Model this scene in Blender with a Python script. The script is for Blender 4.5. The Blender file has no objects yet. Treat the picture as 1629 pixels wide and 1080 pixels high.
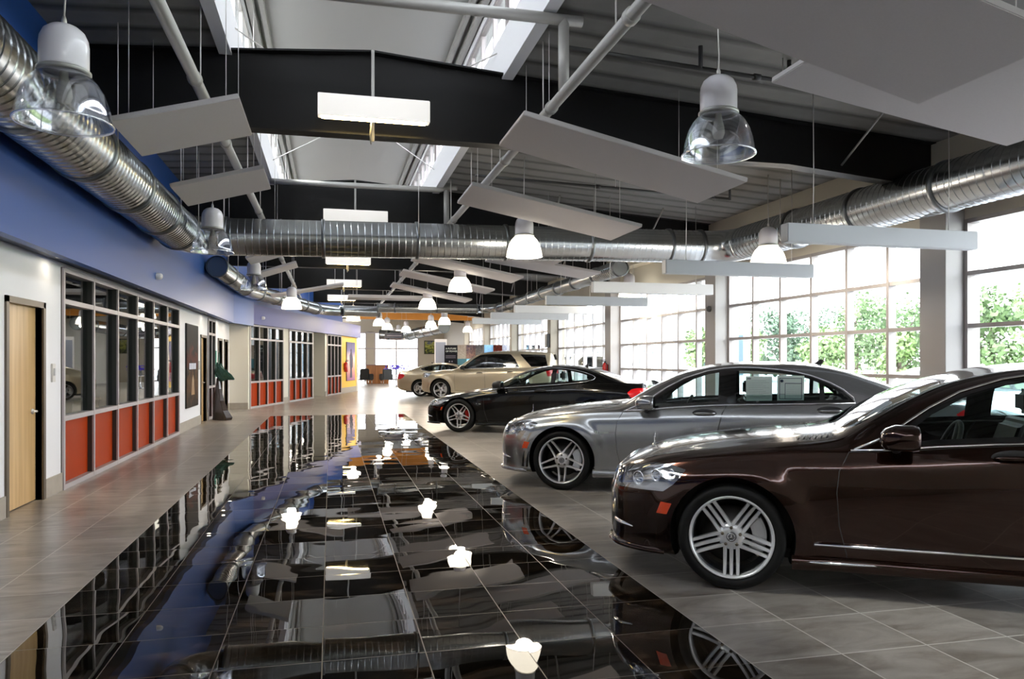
import bpy, bmesh, math, random
from mathutils import Vector, Matrix
from mathutils.bvhtree import BVHTree

# ---------------------------------------------------------------- camera, world, exposure
SC = bpy.context.scene
COL = SC.collection
EYE = 1.45
YAW = math.atan(288.5 / 1200)
cd = bpy.data.cameras.new('camera'); cam = bpy.data.objects.new('camera', cd); COL.objects.link(cam)
cam.location = (0, 0, EYE); cam.rotation_euler = (math.pi / 2, 0, -YAW)
cd.sensor_width = 36; cd.lens = 1200 / 1629 * 36; cd.shift_y = 34 / 1629; cd.clip_start = .05; cd.clip_end = 400
SC.camera = cam
SC.view_settings.view_transform = 'Standard'; SC.view_settings.look = 'None'
SC.view_settings.exposure = 2.1; SC.view_settings.gamma = 1
SC.view_settings.use_curve_mapping = False
SC.cycles.max_bounces = 10; SC.cycles.diffuse_bounces = 5; SC.cycles.glossy_bounces = 6
SC.cycles.transmission_bounces = 8; SC.cycles.transparent_max_bounces = 16
SC.cycles.sample_clamp_indirect = 6; SC.cycles.caustics_reflective = False; SC.cycles.caustics_refractive = False

world = bpy.data.worlds.new('world'); SC.world = world; world.use_nodes = True
wn = world.node_tree.nodes; wl = world.node_tree.links
bg = wn['Background']; bg.inputs[1].default_value = 2.7
tc = wn.new('ShaderNodeTexCoord'); sx = wn.new('ShaderNodeSeparateXYZ'); cr = wn.new('ShaderNodeValToRGB')
wl.new(tc.outputs['Generated'], sx.inputs[0]); wl.new(sx.outputs[2], cr.inputs[0]); wl.new(cr.outputs[0], bg.inputs[0])
cr.color_ramp.elements[0].color = (.95, .93, .97, 1); cr.color_ramp.elements[0].position = 0
cr.color_ramp.elements[1].color = (.88, .90, 1.0, 1); cr.color_ramp.elements[1].position = .6
sd = bpy.data.lights.new('sun', 'SUN'); sd.energy = 2.2; sd.angle = math.radians(12); sd.color = (1, .96, .9)
sun = bpy.data.objects.new('sun', sd); COL.objects.link(sun); sun.rotation_euler = (math.radians(38), 0, math.radians(-100))
WARM = (1.0, .78, .5)

# ---------------------------------------------------------------- materials
MATS = {}
def _mat(name):
    m = bpy.data.materials.new(name); m.use_nodes = True; MATS[name] = m
    return m, m.node_tree.nodes, m.node_tree.links, m.node_tree.nodes['Principled BSDF']
def pm(name, col, rough=.5, metal=0, coat=0, noise=0, nscale=8, bump=0, emit=None, es=0, spec=.5, coat_r=.03):
    if name in MATS: return MATS[name]
    m, n, l, b = _mat(name)
    b.inputs['Base Color'].default_value = (*col, 1); b.inputs['Roughness'].default_value = rough
    b.inputs['Metallic'].default_value = metal; b.inputs['Coat Weight'].default_value = coat
    b.inputs['Coat Roughness'].default_value = coat_r; b.inputs['Specular IOR Level'].default_value = spec
    if emit: b.inputs['Emission Color'].default_value = (*emit, 1); b.inputs['Emission Strength'].default_value = es
    if noise or bump:
        t = n.new('ShaderNodeTexCoord'); z = n.new('ShaderNodeTexNoise'); z.inputs['Scale'].default_value = nscale
        z.inputs['Detail'].default_value = 5; l.new(t.outputs['Object'], z.inputs['Vector'])
        if noise:
            x = n.new('ShaderNodeMix'); x.data_type = 'RGBA'; l.new(z.outputs['Fac'], x.inputs[0])
            x.inputs[6].default_value = (*[c * (1 - noise) for c in col], 1)
            x.inputs[7].default_value = (*[min(1, c * (1 + noise)) for c in col], 1)
            l.new(x.outputs[2], b.inputs['Base Color'])
        if bump:
            u = n.new('ShaderNodeBump'); u.inputs['Strength'].default_value = bump; u.inputs['Distance'].default_value = .01
            l.new(z.outputs['Fac'], u.inputs['Height']); l.new(u.outputs[0], b.inputs['Normal'])
    return m
def glass(name, tint, ior=1.5, extra=0.0, rough=.01):
    if name in MATS: return MATS[name]
    m, n, l, b = _mat(name); n.remove(b)
    t = n.new('ShaderNodeBsdfTransparent'); t.inputs[0].default_value = (*tint, 1)
    g = n.new('ShaderNodeBsdfGlossy'); g.inputs['Roughness'].default_value = rough; g.inputs[0].default_value = (.95, .97, 1, 1)
    lw = n.new('ShaderNodeLayerWeight'); lw.inputs[0].default_value = .5          # Schlick's curve, the same from both sides of the sheet
    f = n.new('ShaderNodeMath'); f.operation = 'POWER'; l.new(lw.outputs['Facing'], f.inputs[0]); f.inputs[1].default_value = 5
    a = n.new('ShaderNodeMath'); a.operation = 'MULTIPLY_ADD'; a.inputs[1].default_value = .9; a.inputs[2].default_value = ((ior - 1) / (ior + 1)) ** 2 + extra; a.use_clamp = True
    x = n.new('ShaderNodeMixShader'); l.new(f.outputs[0], a.inputs[0]); l.new(a.outputs[0], x.inputs[0])
    l.new(t.outputs[0], x.inputs[1]); l.new(g.outputs[0], x.inputs[2]); l.new(x.outputs[0], n['Material Output'].inputs[0])
    return m
def tile_mat(name, cols, grout, rough, vein=.5, tilt=.004, x0=-.04, y0=.25, s=.5, gw=.006, rvar=.0, spec=.5, wave=.35):
    m, n, l, b = _mat(name)
    def M(op, a, c=None):
        k = n.new('ShaderNodeMath'); k.operation = op
        for i, v in enumerate((a, c)):
            if v is None: continue
            if isinstance(v, (int, float)): k.inputs[i].default_value = v
            else: l.new(v, k.inputs[i])
        return k.outputs[0]
    g = n.new('ShaderNodeNewGeometry'); sp = n.new('ShaderNodeSeparateXYZ'); l.new(g.outputs['Position'], sp.inputs[0])
    fx = M('DIVIDE', M('SUBTRACT', sp.outputs[0], x0), s); fy = M('DIVIDE', M('SUBTRACT', sp.outputs[1], y0), s)
    ex = M('ABSOLUTE', M('SUBTRACT', M('FRACT', fx), .5)); ey = M('ABSOLUTE', M('SUBTRACT', M('FRACT', fy), .5))
    gm = M('GREATER_THAN', M('MAXIMUM', ex, ey), .5 - gw / s / 2)
    cb = n.new('ShaderNodeCombineXYZ'); l.new(M('FLOOR', fx), cb.inputs[0]); l.new(M('FLOOR', fy), cb.inputs[1])
    wnz = n.new('ShaderNodeTexWhiteNoise'); l.new(cb.outputs[0], wnz.inputs['Vector'])
    # veins: stretched noise, shifted from tile to tile
    sc = n.new('ShaderNodeVectorMath'); sc.operation = 'SCALE'; sc.inputs['Scale'].default_value = 9; l.new(wnz.outputs['Color'], sc.inputs[0])
    ad = n.new('ShaderNodeVectorMath'); ad.operation = 'ADD'; l.new(g.outputs['Position'], ad.inputs[0]); l.new(sc.outputs[0], ad.inputs[1])
    mp = n.new('ShaderNodeMapping'); mp.inputs['Scale'].default_value = (1, 2.6, 1); l.new(ad.outputs[0], mp.inputs[0])
    nz = n.new('ShaderNodeTexNoise'); nz.inputs['Scale'].default_value = 2.4; nz.inputs['Detail'].default_value = 9; nz.inputs['Roughness'].default_value = .62
    nz.inputs['Distortion'].default_value = .8; l.new(mp.outputs[0], nz.inputs['Vector'])
    r = n.new('ShaderNodeValToRGB'); l.new(nz.outputs['Fac'], r.inputs[0]); e = r.color_ramp.elements
    e[0].position = .33; e[0].color = (*cols[0], 1); e[1].position = .72; e[1].color = (*cols[-1], 1)
    for i, c in enumerate(cols[1:-1]):
        k = e.new(.33 + .39 * (i + 1) / (len(cols) - 1)); k.color = (*c, 1)
    hs = n.new('ShaderNodeHueSaturation'); l.new(r.outputs[0], hs.inputs['Color']); l.new(M('ADD', M('MULTIPLY', wnz.outputs['Value'], vein), 1 - vein / 2), hs.inputs['Value'])
    mx = n.new('ShaderNodeMix'); mx.data_type = 'RGBA'; l.new(gm, mx.inputs[0]); l.new(hs.outputs[0], mx.inputs[6]); mx.inputs[7].default_value = (*grout, 1)
    l.new(mx.outputs[2], b.inputs['Base Color'])
    l.new(M('ADD', M('ADD', M('MULTIPLY', gm, .4), rough), M('MULTIPLY', nz.outputs['Fac'], rvar)), b.inputs['Roughness'])
    # each tile lies at a very slightly different tilt and is faintly wavy
    cs = n.new('ShaderNodeVectorMath'); cs.operation = 'SUBTRACT'; l.new(wnz.outputs['Color'], cs.inputs[0]); cs.inputs[1].default_value = (.5, .5, .5)
    c2 = n.new('ShaderNodeVectorMath'); c2.operation = 'SCALE'; c2.inputs['Scale'].default_value = tilt; l.new(cs.outputs[0], c2.inputs[0])
    n2 = n.new('ShaderNodeTexNoise'); n2.inputs['Scale'].default_value = 1.6; n2.inputs['Detail'].default_value = 1; l.new(ad.outputs[0], n2.inputs['Vector'])
    bp = n.new('ShaderNodeBump'); bp.inputs['Strength'].default_value = 1; bp.inputs['Distance'].default_value = tilt * wave; l.new(n2.outputs['Fac'], bp.inputs['Height'])
    n3 = n.new('ShaderNodeVectorMath'); n3.operation = 'ADD'; l.new(bp.outputs[0], n3.inputs[0]); l.new(c2.outputs[0], n3.inputs[1])
    n4 = n.new('ShaderNodeVectorMath'); n4.operation = 'NORMALIZE'; l.new(n3.outputs[0], n4.inputs[0]); l.new(n4.outputs[0], b.inputs['Normal'])
    b.inputs['Specular IOR Level'].default_value = spec
    return m
def art_mat(name, stops, scale=3, axis=2, seed=0, rough=.4, dist=1.5, mixn=.5, spec=.12):
    """printed picture: a colour ramp over the height, broken up by noise"""
    m, n, l, b = _mat(name); b.inputs['Roughness'].default_value = .6; b.inputs['Specular IOR Level'].default_value = spec
    t = n.new('ShaderNodeTexCoord'); s = n.new('ShaderNodeSeparateXYZ'); l.new(t.outputs['Generated'], s.inputs[0])
    z = n.new('ShaderNodeTexNoise'); z.inputs['Scale'].default_value = scale; z.inputs['Detail'].default_value = 4; z.inputs['Distortion'].default_value = dist
    z.noise_dimensions = '4D'; z.inputs['W'].default_value = seed; l.new(t.outputs['Generated'], z.inputs['Vector'])
    x = n.new('ShaderNodeMix'); x.inputs[0].default_value = mixn; l.new(s.outputs[axis], x.inputs[2]); l.new(z.outputs['Fac'], x.inputs[3])
    r = n.new('ShaderNodeValToRGB'); l.new(x.outputs[0], r.inputs[0]); e = r.color_ramp.elements
    e[0].position, c = stops[0]; e[0].color = (*c, 1); e[1].position, c = stops[-1]; e[1].color = (*c, 1)
    for p, c in stops[1:-1]: k = e.new(p); k.color = (*c, 1)
    l.new(r.outputs[0], b.inputs['Base Color'])
    return m
def wood_mat(name, c1, c2, rough=.4, scale=(14, 14, .8)):
    m, n, l, b = _mat(name); b.inputs['Roughness'].default_value = rough
    t = n.new('ShaderNodeTexCoord'); mp = n.new('ShaderNodeMapping'); mp.inputs['Scale'].default_value = scale; l.new(t.outputs['Object'], mp.inputs[0])
    z = n.new('ShaderNodeTexNoise'); z.inputs['Scale'].default_value = 1; z.inputs['Detail'].default_value = 6; l.new(mp.outputs[0], z.inputs['Vector'])
    r = n.new('ShaderNodeValToRGB'); l.new(z.outputs['Fac'], r.inputs[0]); r.color_ramp.elements[0].position = .3; r.color_ramp.elements[1].position = .7
    r.color_ramp.elements[0].color = (*c1, 1); r.color_ramp.elements[1].color = (*c2, 1); l.new(r.outputs[0], b.inputs['Base Color'])
    return m
def ribbed_mat(name, col, dark, axis, pitch, rough=.6, metal=0, width=.12, bump=.5, depth=.01, noise=.1):
    """ribs every `pitch` metres along object axis"""
    m, n, l, b = _mat(name); b.inputs['Roughness'].default_value = rough; b.inputs['Metallic'].default_value = metal
    t = n.new('ShaderNodeTexCoord'); s = n.new('ShaderNodeSeparateXYZ'); l.new(t.outputs['Object'], s.inputs[0])
    d = n.new('ShaderNodeMath'); d.operation = 'DIVIDE'; l.new(s.outputs[axis], d.inputs[0]); d.inputs[1].default_value = pitch
    p = n.new('ShaderNodeMath'); p.operation = 'PINGPONG'; l.new(d.outputs[0], p.inputs[0]); p.inputs[1].default_value = .5
    r = n.new('ShaderNodeValToRGB'); l.new(p.outputs[0], r.inputs[0]); e = r.color_ramp.elements
    e[0].position = 0; e[0].color = (1, 1, 1, 1); e[1].position = width; e[1].color = (0, 0, 0, 1)
    z = n.new('ShaderNodeTexNoise'); z.inputs['Scale'].default_value = 3; l.new(t.outputs['Object'], z.inputs['Vector'])
    x = n.new('ShaderNodeMix'); x.data_type = 'RGBA'; l.new(r.outputs[0], x.inputs[0]); x.inputs[6].default_value = (*col, 1); x.inputs[7].default_value = (*dark, 1)
    h = n.new('ShaderNodeHueSaturation'); l.new(x.outputs[2], h.inputs['Color'])
    a = n.new('ShaderNodeMath'); a.operation = 'MULTIPLY_ADD'; l.new(z.outputs['Fac'], a.inputs[0]); a.inputs[1].default_value = noise * 2; a.inputs[2].default_value = 1 - noise
    l.new(a.outputs[0], h.inputs['Value']); l.new(h.outputs[0], b.inputs['Base Color'])
    u = n.new('ShaderNodeBump'); u.inputs['Strength'].default_value = bump; u.inputs['Distance'].default_value = depth
    l.new(r.outputs[0], u.inputs['Height']); l.new(u.outputs[0], b.inputs['Normal'])
    return m

WHITE = pm('white_paint', (.80, .79, .82), .55)
CREAM = pm('cream_wall', (.66, .63, .55), .6)
GREYP = pm('grey_column_paint', (.40, .39, .385), .55)
BLUE = pm('blue_paint', (.020, .078, .30), .42, noise=.06, nscale=1.2)
SOFF = pm('dark_blue_soffit', (.02, .035, .09), .5)
YELLOW = pm('yellow_paint', (.86, .50, .035), .5)
ORANGE = pm('orange_paint', (.62, .24, .03), .5)
STEEL = pm('black_steel', (.006, .006, .0065), .5, spec=.25)
ALU = pm('aluminium_frame', (.62, .60, .58), .4, .3)
PINKISH = pm('warm_grey_frame', (.42, .38, .38), .45, .2)
RED = pm('red_panel', (.34, .036, .003), .5, spec=.12)
BRONZE = pm('dark_bronze_frame', (.13, .105, .08), .4, .4)
GALV = pm('galvanised', (.52, .55, .57), .24, 1, noise=.12, nscale=5)
PIPE = pm('pipe_grey', (.40, .39, .37), .45, .2)
PANEL = pm('acoustic_fabric', (.53, .505, .51), .85, noise=.05, nscale=60)
BAFFLE = pm('baffle_blue_grey', (.60, .63, .67), .6)
BLACK = pm('black_plastic', (.01, .01, .011), .45)
RUBBER = pm('tyre_rubber', (.005, .005, .005), .65, spec=.25)
CHROME = pm('chrome', (.85, .85, .87), .08, 1)
SILVER = pm('silver_alloy', (.66, .66, .68), .3, .65)
TOOLED = pm('machined_alloy', (.72, .69, .69), .3, .6)
DISC = pm('brake_disc_iron', (.30, .29, .28), .35, 1)
LEATHER = pm('black_leather', (.02, .019, .018), .5)
PAPER, _n, _l, _b = _mat('paper'); _b.inputs['Base Color'].default_value = (.80, .86, .82, 1); _b.inputs['Roughness'].default_value = .8
_t = _n.new('ShaderNodeBsdfTranslucent'); _t.inputs[0].default_value = (.8, .88, .84, 1); _x = _n.new('ShaderNodeMixShader'); _x.inputs[0].default_value = .45
_l.new(_b.outputs[0], _x.inputs[1]); _l.new(_t.outputs[0], _x.inputs[2]); _l.new(_x.outputs[0], _n['Material Output'].inputs[0])
INK = pm('ink', (.03, .05, .09), .6)
LAMPGLASS = glass('clear_acrylic', (.90, .91, .93), 1.5, .19, .05)
PANE = glass('window_glass', (.95, .98, .97), 1.45)
OFFPANE = glass('office_glass', (.62, .70, .68), 1.55, .08)
CARGLASS = glass('car_glass', (.66, .76, .75), 1.5, .01)
DARKGLASS = glass('privacy_glass', (.06, .06, .065), 1.5, .02)
LENS = glass('headlamp_lens', (.93, .94, .96), 1.5, .08)

# ---------------------------------------------------------------- mesh helpers
def tag(o, label=None, cat=None, group=None, kind=None):
    if label: o['label'] = label
    if cat: o['category'] = cat
    if group: o['group'] = group
    if kind: o['kind'] = kind
    return o
def empty(name, loc=(0, 0, 0), rz=0, parent=None):
    o = bpy.data.objects.new(name, None); COL.objects.link(o); o.location = loc; o.rotation_euler = (0, 0, rz); o.parent = parent
    o.empty_display_size = .1
    return o
class MB:
    def __init__(s): s.v = []; s.f = []; s.sm = []
    def add(s, vs, fs, smooth=False):
        k = len(s.v); s.v += [tuple(v) for v in vs]; s.f += [tuple(i + k for i in f) for f in fs]; s.sm += [smooth] * len(fs); return s
    def box(s, lo, hi, M=None):
        x0, y0, z0 = lo; x1, y1, z1 = hi
        vs = [(x0, y0, z0), (x1, y0, z0), (x1, y1, z0), (x0, y1, z0), (x0, y0, z1), (x1, y0, z1), (x1, y1, z1), (x0, y1, z1)]
        if M: vs = [M @ Vector(v) for v in vs]
        return s.add(vs, [(0, 3, 2, 1), (4, 5, 6, 7), (0, 1, 5, 4), (1, 2, 6, 5), (2, 3, 7, 6), (3, 0, 4, 7)])
    def tube(s, pts, r, n=8, cap=True, closed=False):
        P = [Vector(p) for p in pts]; N = len(P); rings = []; up = None
        for i, p in enumerate(P):
            if closed: t = P[(i + 1) % N] - P[i - 1]
            else: t = P[min(i + 1, N - 1)] - P[max(i - 1, 0)]
            t.normalize()
            if up is None:
                up = Vector((0, 0, 1)) if abs(t.z) < .9 else Vector((1, 0, 0))
            a = t.cross(up).normalized(); b = a.cross(t).normalized(); up = b
            rr = r[i] if isinstance(r, (list, tuple)) else r
            rings.append([p + (a * math.cos(2 * math.pi * k / n) + b * math.sin(2 * math.pi * k / n)) * rr for k in range(n)])
        vs = [v for q in rings for v in q]; fs = []
        for i in range(N if closed else N - 1):
            j = (i + 1) % N
            for k in range(n): fs.append((i * n + k, i * n + (k + 1) % n, j * n + (k + 1) % n, j * n + k))
        s.add(vs, fs, True)
        if cap and not closed: s.add(rings[0], [tuple(range(n))]); s.add(rings[-1], [tuple(reversed(range(n)))])
        return s
    def lathe(s, prof, n=32, M=None, smooth=True, closed=False):
        """profile of (radius, height) turned about local z"""
        vs = []; fs = []; m = len(prof)
        for k in range(n):
            a = 2 * math.pi * k / n
            vs += [(r * math.cos(a), r * math.sin(a), h) for r, h in prof]
        for k in range(n):
            q = (k + 1) % n
            for i in range(m if closed else m - 1):
                j = (i + 1) % m; fs.append((k * m + i, q * m + i, q * m + j, k * m + j))
        if M: vs = [M @ Vector(v) for v in vs]
        return s.add(vs, fs, smooth)
    def prism(s, poly, fn0, fn1, smooth=False):
        """2-D outline mapped by fn0 (one face) and fn1 (the other)"""
        n = len(poly); vs = [fn0(*p) for p in poly] + [fn1(*p) for p in poly]
        fs = [tuple(range(n)), tuple(range(2 * n - 1, n - 1, -1))] + [(i, i + n, (i + 1) % n + n, (i + 1) % n) for i in range(n)]
        return s.add(vs, fs, smooth)
    def build(s, name, mat, parent=None, bevel=0, seg=2, M=None):
        me = bpy.data.meshes.new(name); me.from_pydata(s.v, [], s.f)
        bm = bmesh.new(); bm.from_mesh(me)
        for f, q in zip(bm.faces, s.sm): f.smooth = q
        bmesh.ops.remove_doubles(bm, verts=bm.verts, dist=1e-5)
        bmesh.ops.recalc_face_normals(bm, faces=bm.faces)
        if bevel:
            es = [e for e in bm.edges if len(e.link_faces) == 2 and e.calc_face_angle(0) > .6]
            bmesh.ops.bevel(bm, geom=es, offset=bevel, segments=seg, affect='EDGES', clamp_overlap=True)
        bm.to_mesh(me); bm.free(); me.materials.append(mat)
        o = bpy.data.objects.new(name, me); COL.objects.link(o); o.parent = parent
        if M: o.matrix_basis = M
        return o
def box(name, lo, hi, mat, parent=None, bevel=0): return MB().box(lo, hi).build(name, mat, parent, bevel)
def struct(o): o['kind'] = 'structure'; return o
def arc(c, r, a0, a1, n, ax=(0, 1)):
    return [(c[0] + r * math.cos(math.radians(a0 + (a1 - a0) * i / n)), c[1] + r * math.sin(math.radians(a0 + (a1 - a0) * i / n))) for i in range(n + 1)]
def text(name, body, size, mat, parent, M, depth=.002, align='LEFT', sx=1, bold=False):
    c = bpy.data.curves.new(name, 'FONT'); c.body = body; c.size = size; c.extrude = depth; c.align_x = align
    if bold: c.offset = size * .015
    t = bpy.data.objects.new(name, c); COL.objects.link(t)
    dg = bpy.context.evaluated_depsgraph_get(); me = bpy.data.meshes.new_from_object(t.evaluated_get(dg)); bpy.data.objects.remove(t)
    me.materials.clear(); me.materials.append(mat)
    o = bpy.data.objects.new(name, me); COL.objects.link(o); o.parent = parent; o.matrix_basis = M @ Matrix.Diagonal((sx, 1, 1, 1))
    return o
def copy_tree(o, parent=None):
    c = o.copy(); COL.objects.link(c); c.parent = parent
    for ch in list(o.children): copy_tree(ch, c)
    return c
def T(x, y, z, rz=0): return Matrix.Translation((x, y, z)) @ Matrix.Rotation(rz, 4, 'Z')
def RX(a): return Matrix.Rotation(math.radians(a), 4, 'X')
def RY(a): return Matrix.Rotation(math.radians(a), 4, 'Y')
def RZ(a): return Matrix.Rotation(math.radians(a), 4, 'Z')

# ---------------------------------------------------------------- cars: wheels
def bar(mb, p0, p1, w0, w1, z0, z1, dep, chamf=.3):
    """tapered alloy spoke from p0 to p1 in the wheel plane"""
    d = (Vector(p1) - Vector(p0)).normalized(); nrm = Vector((-d.y, d.x)); N = 5; vs = []
    for i in range(N + 1):
        t = i / N; c = Vector(p0).lerp(Vector(p1), t); w = w0 + (w1 - w0) * t; z = z0 + (z1 - z0) * t - .012 * math.sin(math.pi * t)
        for (a, q) in ((-1, -dep), (-1, -.006), (-(1 - chamf), 0), (1 - chamf, 0), (1, -.006), (1, -dep)):
            p = c + nrm * (a * w / 2); vs.append((p.x, p.y, z + q))
    fs = []
    for i in range(N):
        for k in range(6): fs.append((i * 6 + k, i * 6 + (k + 1) % 6, (i + 1) * 6 + (k + 1) % 6, (i + 1) * 6 + k))
    fs += [tuple(range(6)), tuple(range(6 * N + 5, 6 * N - 1, -1))]
    mb.add(vs, fs)
def star_mb(r, z, w, ring=True, M=None):
    m = MB()
    for k in range(3):
        a = math.radians(90 + 120 * k); d = Vector((math.cos(a), math.sin(a))); n = Vector((-d.y, d.x)); t = d * r * .93
        q = [n * w, t, -n * w, Vector((0, 0))]
        vs = [(n.x * w, n.y * w, z), (t.x, t.y, z + .001), (-n.x * w, -n.y * w, z), (-d.x * w, -d.y * w, z), (0, 0, z + w * .6)]
        vs2 = [(x, y, z - w * .5) for x, y, _ in vs[:4]]
        vs = vs + vs2
        m.add(vs, [(0, 1, 4), (1, 2, 4), (2, 3, 4), (3, 0, 4), (5, 8, 7, 6), (0, 5, 6, 1), (1, 6, 7, 2), (2, 7, 8, 3), (3, 8, 5, 0)])
    if ring: m.tube([(r * math.cos(2 * math.pi * k / 24), r * math.sin(2 * math.pi * k / 24), z) for k in range(24)], w * .55, 6, closed=True)
    if M: m.v = [tuple(M @ Vector(v)) for v in m.v]
    return m
def wheel(parent, x, y, style, R=.343, rr=.266, side=-1, steer=0, caliper=None, finish=None, rot=0, simple=False):
    z0 = R; M0 = T(x, y, z0, steer) @ RX(90 if side < 0 else -90)
    k = rr / .266
    ty = MB().lathe([(rr - .004, .105), (rr + .012, .119), (rr + .03, .125), (R - .02, .122), (R - .006, .108), (R, .085), (R, .03), (R - .006, .026), (R - .006, .018), (R, .014),
                     (R, -.085), (R - .012, -.112), (rr, -.11)], 56).build('wheel', RUBBER, parent, M=M0)
    fin = finish or SILVER
    rm = MB().lathe([(rr + .001, .106), (rr, .116), (rr - .006, .119), (rr - .014, .114), (rr - .019, .098), (rr - .02, .09), (rr, .085)], 56).build('rim', fin if style != 'twin' else SILVER, ty)
    MB().lathe([(rr - .001, .088), (rr - .021, .088), (rr - .026, .05), (rr - .03, -.02), (rr - .03, -.10), (rr, -.11)], 48).build('rim_barrel', pm('barrel_grey', (.10, .10, .105), .4, .6), ty)
    sp = MB()
    for a5 in range(5):
        a = math.radians(-90 + 72 * a5 + rot)
        if side > 0: a = -a
        def P(r, da): return (r * k * math.cos(a + math.radians(da)), r * k * math.sin(a + math.radians(da)))
        if style == 'triple':
            for da0, da1 in ((-33, -9.5), (0, 0), (33, 9.5)): bar(sp, P(.072, da0), P(.248, da1), .025, .021, .088, .10, .03)
        elif style == 'twin':
            for s in (-1, 1): bar(sp, P(.078, 34 * s), P(.250, 6.5 * s), .024, .019, .088, .102, .032)
            for s in (-1, 1): bar(sp, P(.10, 33 * s), P(.066, 22 * s), .03, .03, .086, .086, .03)
        else:  # five broad split spokes
            for s in (-1, 1): bar(sp, P(.05, 22 * s), P(.250, 5.0 * s), .034, .020, .085, .10, .032)
    sp.lathe([(.0, .086), (.045, .089), (.078, .084), (.088, .06), (.088, .03), (0, .03)], 30)
    sp.build('spokes', fin, ty)
    if simple: return ty
    MB().lathe([(.0, .008), (.08, .008), (.085, -.0), (.185, -.0), (.185, -.03), (.0, -.03)], 40).build('brake_disc', pm('dark_disc', (.09, .085, .08), .45, .8), ty)
    for q in range(5):
        a = math.radians(-90 + 36 + 72 * q + rot)
        MB().lathe([(0, .1), (.009, .1), (.011, .096), (.011, .07)], 6, M=Matrix.Translation((.058 * k * math.cos(a), .058 * k * math.sin(a), 0))).build('lug_bolt', BRONZE, ty)
    hc = MB().lathe([(0, .098), (.026, .098), (.031, .094), (.032, .08)], 24).build('hub_cap', pm('hub_cap_grey', (.16, .16, .17), .3, .8), ty)
    star_mb(.022, .1, .003).build('emblem', CHROME, hc) if False else star_mb(.022, .1, .003).build('emblem', CHROME, ty)
    cb = MB()
    th = [-38 + 7.6 * i for i in range(11)]
    sg = 1 if side < 0 else -1
    A = lambda r, t: (r * math.cos(math.radians(t)) * (1), r * math.sin(math.radians(t)))
    out = [A(.215, t) for t in th] + [A(.128, t) for t in reversed(th)]
    cb.prism(out, lambda u, v: (u, v, .045), lambda u, v: (u, v, -.06)); cb.build('brake_caliper', caliper or SILVER, ty, bevel=.012)
    return ty

# ---------------------------------------------------------------- cars: body
def pchip(tab):
    xs = [a for a, _ in tab]; ys = [b for _, b in tab]; n = len(xs)
    h = [xs[i + 1] - xs[i] for i in range(n - 1)]; d = [(ys[i + 1] - ys[i]) / h[i] for i in range(n - 1)]
    m = [d[0]] + [0 if d[i - 1] * d[i] <= 0 else (h[i - 1] + h[i]) * 3 / ((2 * h[i] + h[i - 1]) / d[i - 1] + (h[i] + 2 * h[i - 1]) / d[i]) for i in range(1, n - 1)] + [d[-1]]
    def f(x):
        if x <= xs[0]: return ys[0]
        if x >= xs[-1]: return ys[-1]
        i = max(j for j in range(n - 1) if xs[j] <= x); t = (x - xs[i]) / h[i]
        return (ys[i] * (1 + 2 * t) * (1 - t) ** 2 + h[i] * m[i] * t * (1 - t) ** 2 + ys[i + 1] * t * t * (3 - 2 * t) + h[i] * m[i + 1] * t * t * (t - 1))
    return f
def cr(p0, p1, p2, p3, t):
    return tuple(.5 * (2 * b + (c - a) * t + (2 * a - 5 * b + 4 * c - d) * t * t + (3 * b - a - 3 * c + d) * t ** 3) for a, b, c, d in zip(p0, p1, p2, p3))
def section(S, x):
    W, Tz, B, Bl, Yb, Yr, dr = (S[k](x) for k in ('W', 'T', 'B', 'Bl', 'Yb', 'Yr', 'dr'))
    zw = min(S['zw'], B + (Bl - B) * .62); Zr = Tz - dr; g = max(0, min(1, (Zr - Bl) / .3))
    H = Bl - B
    P = [(0, B - .005), (W * .6, B - .005), (W * .92, B + .015 * min(1, H * 3)), (W * .953, B + H * .15), (W * .978, B + H * .36), (W, zw), (W * (.99), zw + (Bl - zw) * .55),
         (Yb + (W - Yb) * .35, zw + (Bl - zw) * .86), (Yb, Bl), ((Yb + Yr) / 2 + .028 * g + .01 * (1 - g), Bl + (Zr - Bl) * (.52 + .12 * (1 - g))), (Yr, Zr), (Yr * .6, Zr + (Tz - Zr) * .68), (0, Tz)]
    out = []; n = len(P); sub = (1, 2, 3, 4, 4, 5, 4, 3, 7, 6, 5, 5)
    for i in range(n - 1):
        p0 = P[i - 1] if i else (-P[1][0], P[1][1]); p3 = P[i + 2] if i + 2 < n else (-P[n - 2][0], P[n - 2][1])
        for k in range(sub[i]): out.append(cr(p0, P[i], P[i + 1], p3, k / sub[i]))
    out.append(P[-1])
    return [(max(0, y), z) for y, z in out]
def section_w(S, x, z):
    sc = section(S, x); best = min(sc[1:-1], key=lambda q: abs(q[1] - z) - q[0] * .2); return best[0]
def inpoly(p, poly):
    x, y = p; c = False; j = len(poly) - 1
    for i in range(len(poly)):
        xi, yi = poly[i]; xj, yj = poly[j]
        if (yi > y) != (yj > y) and x < (xj - xi) * (y - yi) / (yj - yi) + xi: c = not c
        j = i
    return c
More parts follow.
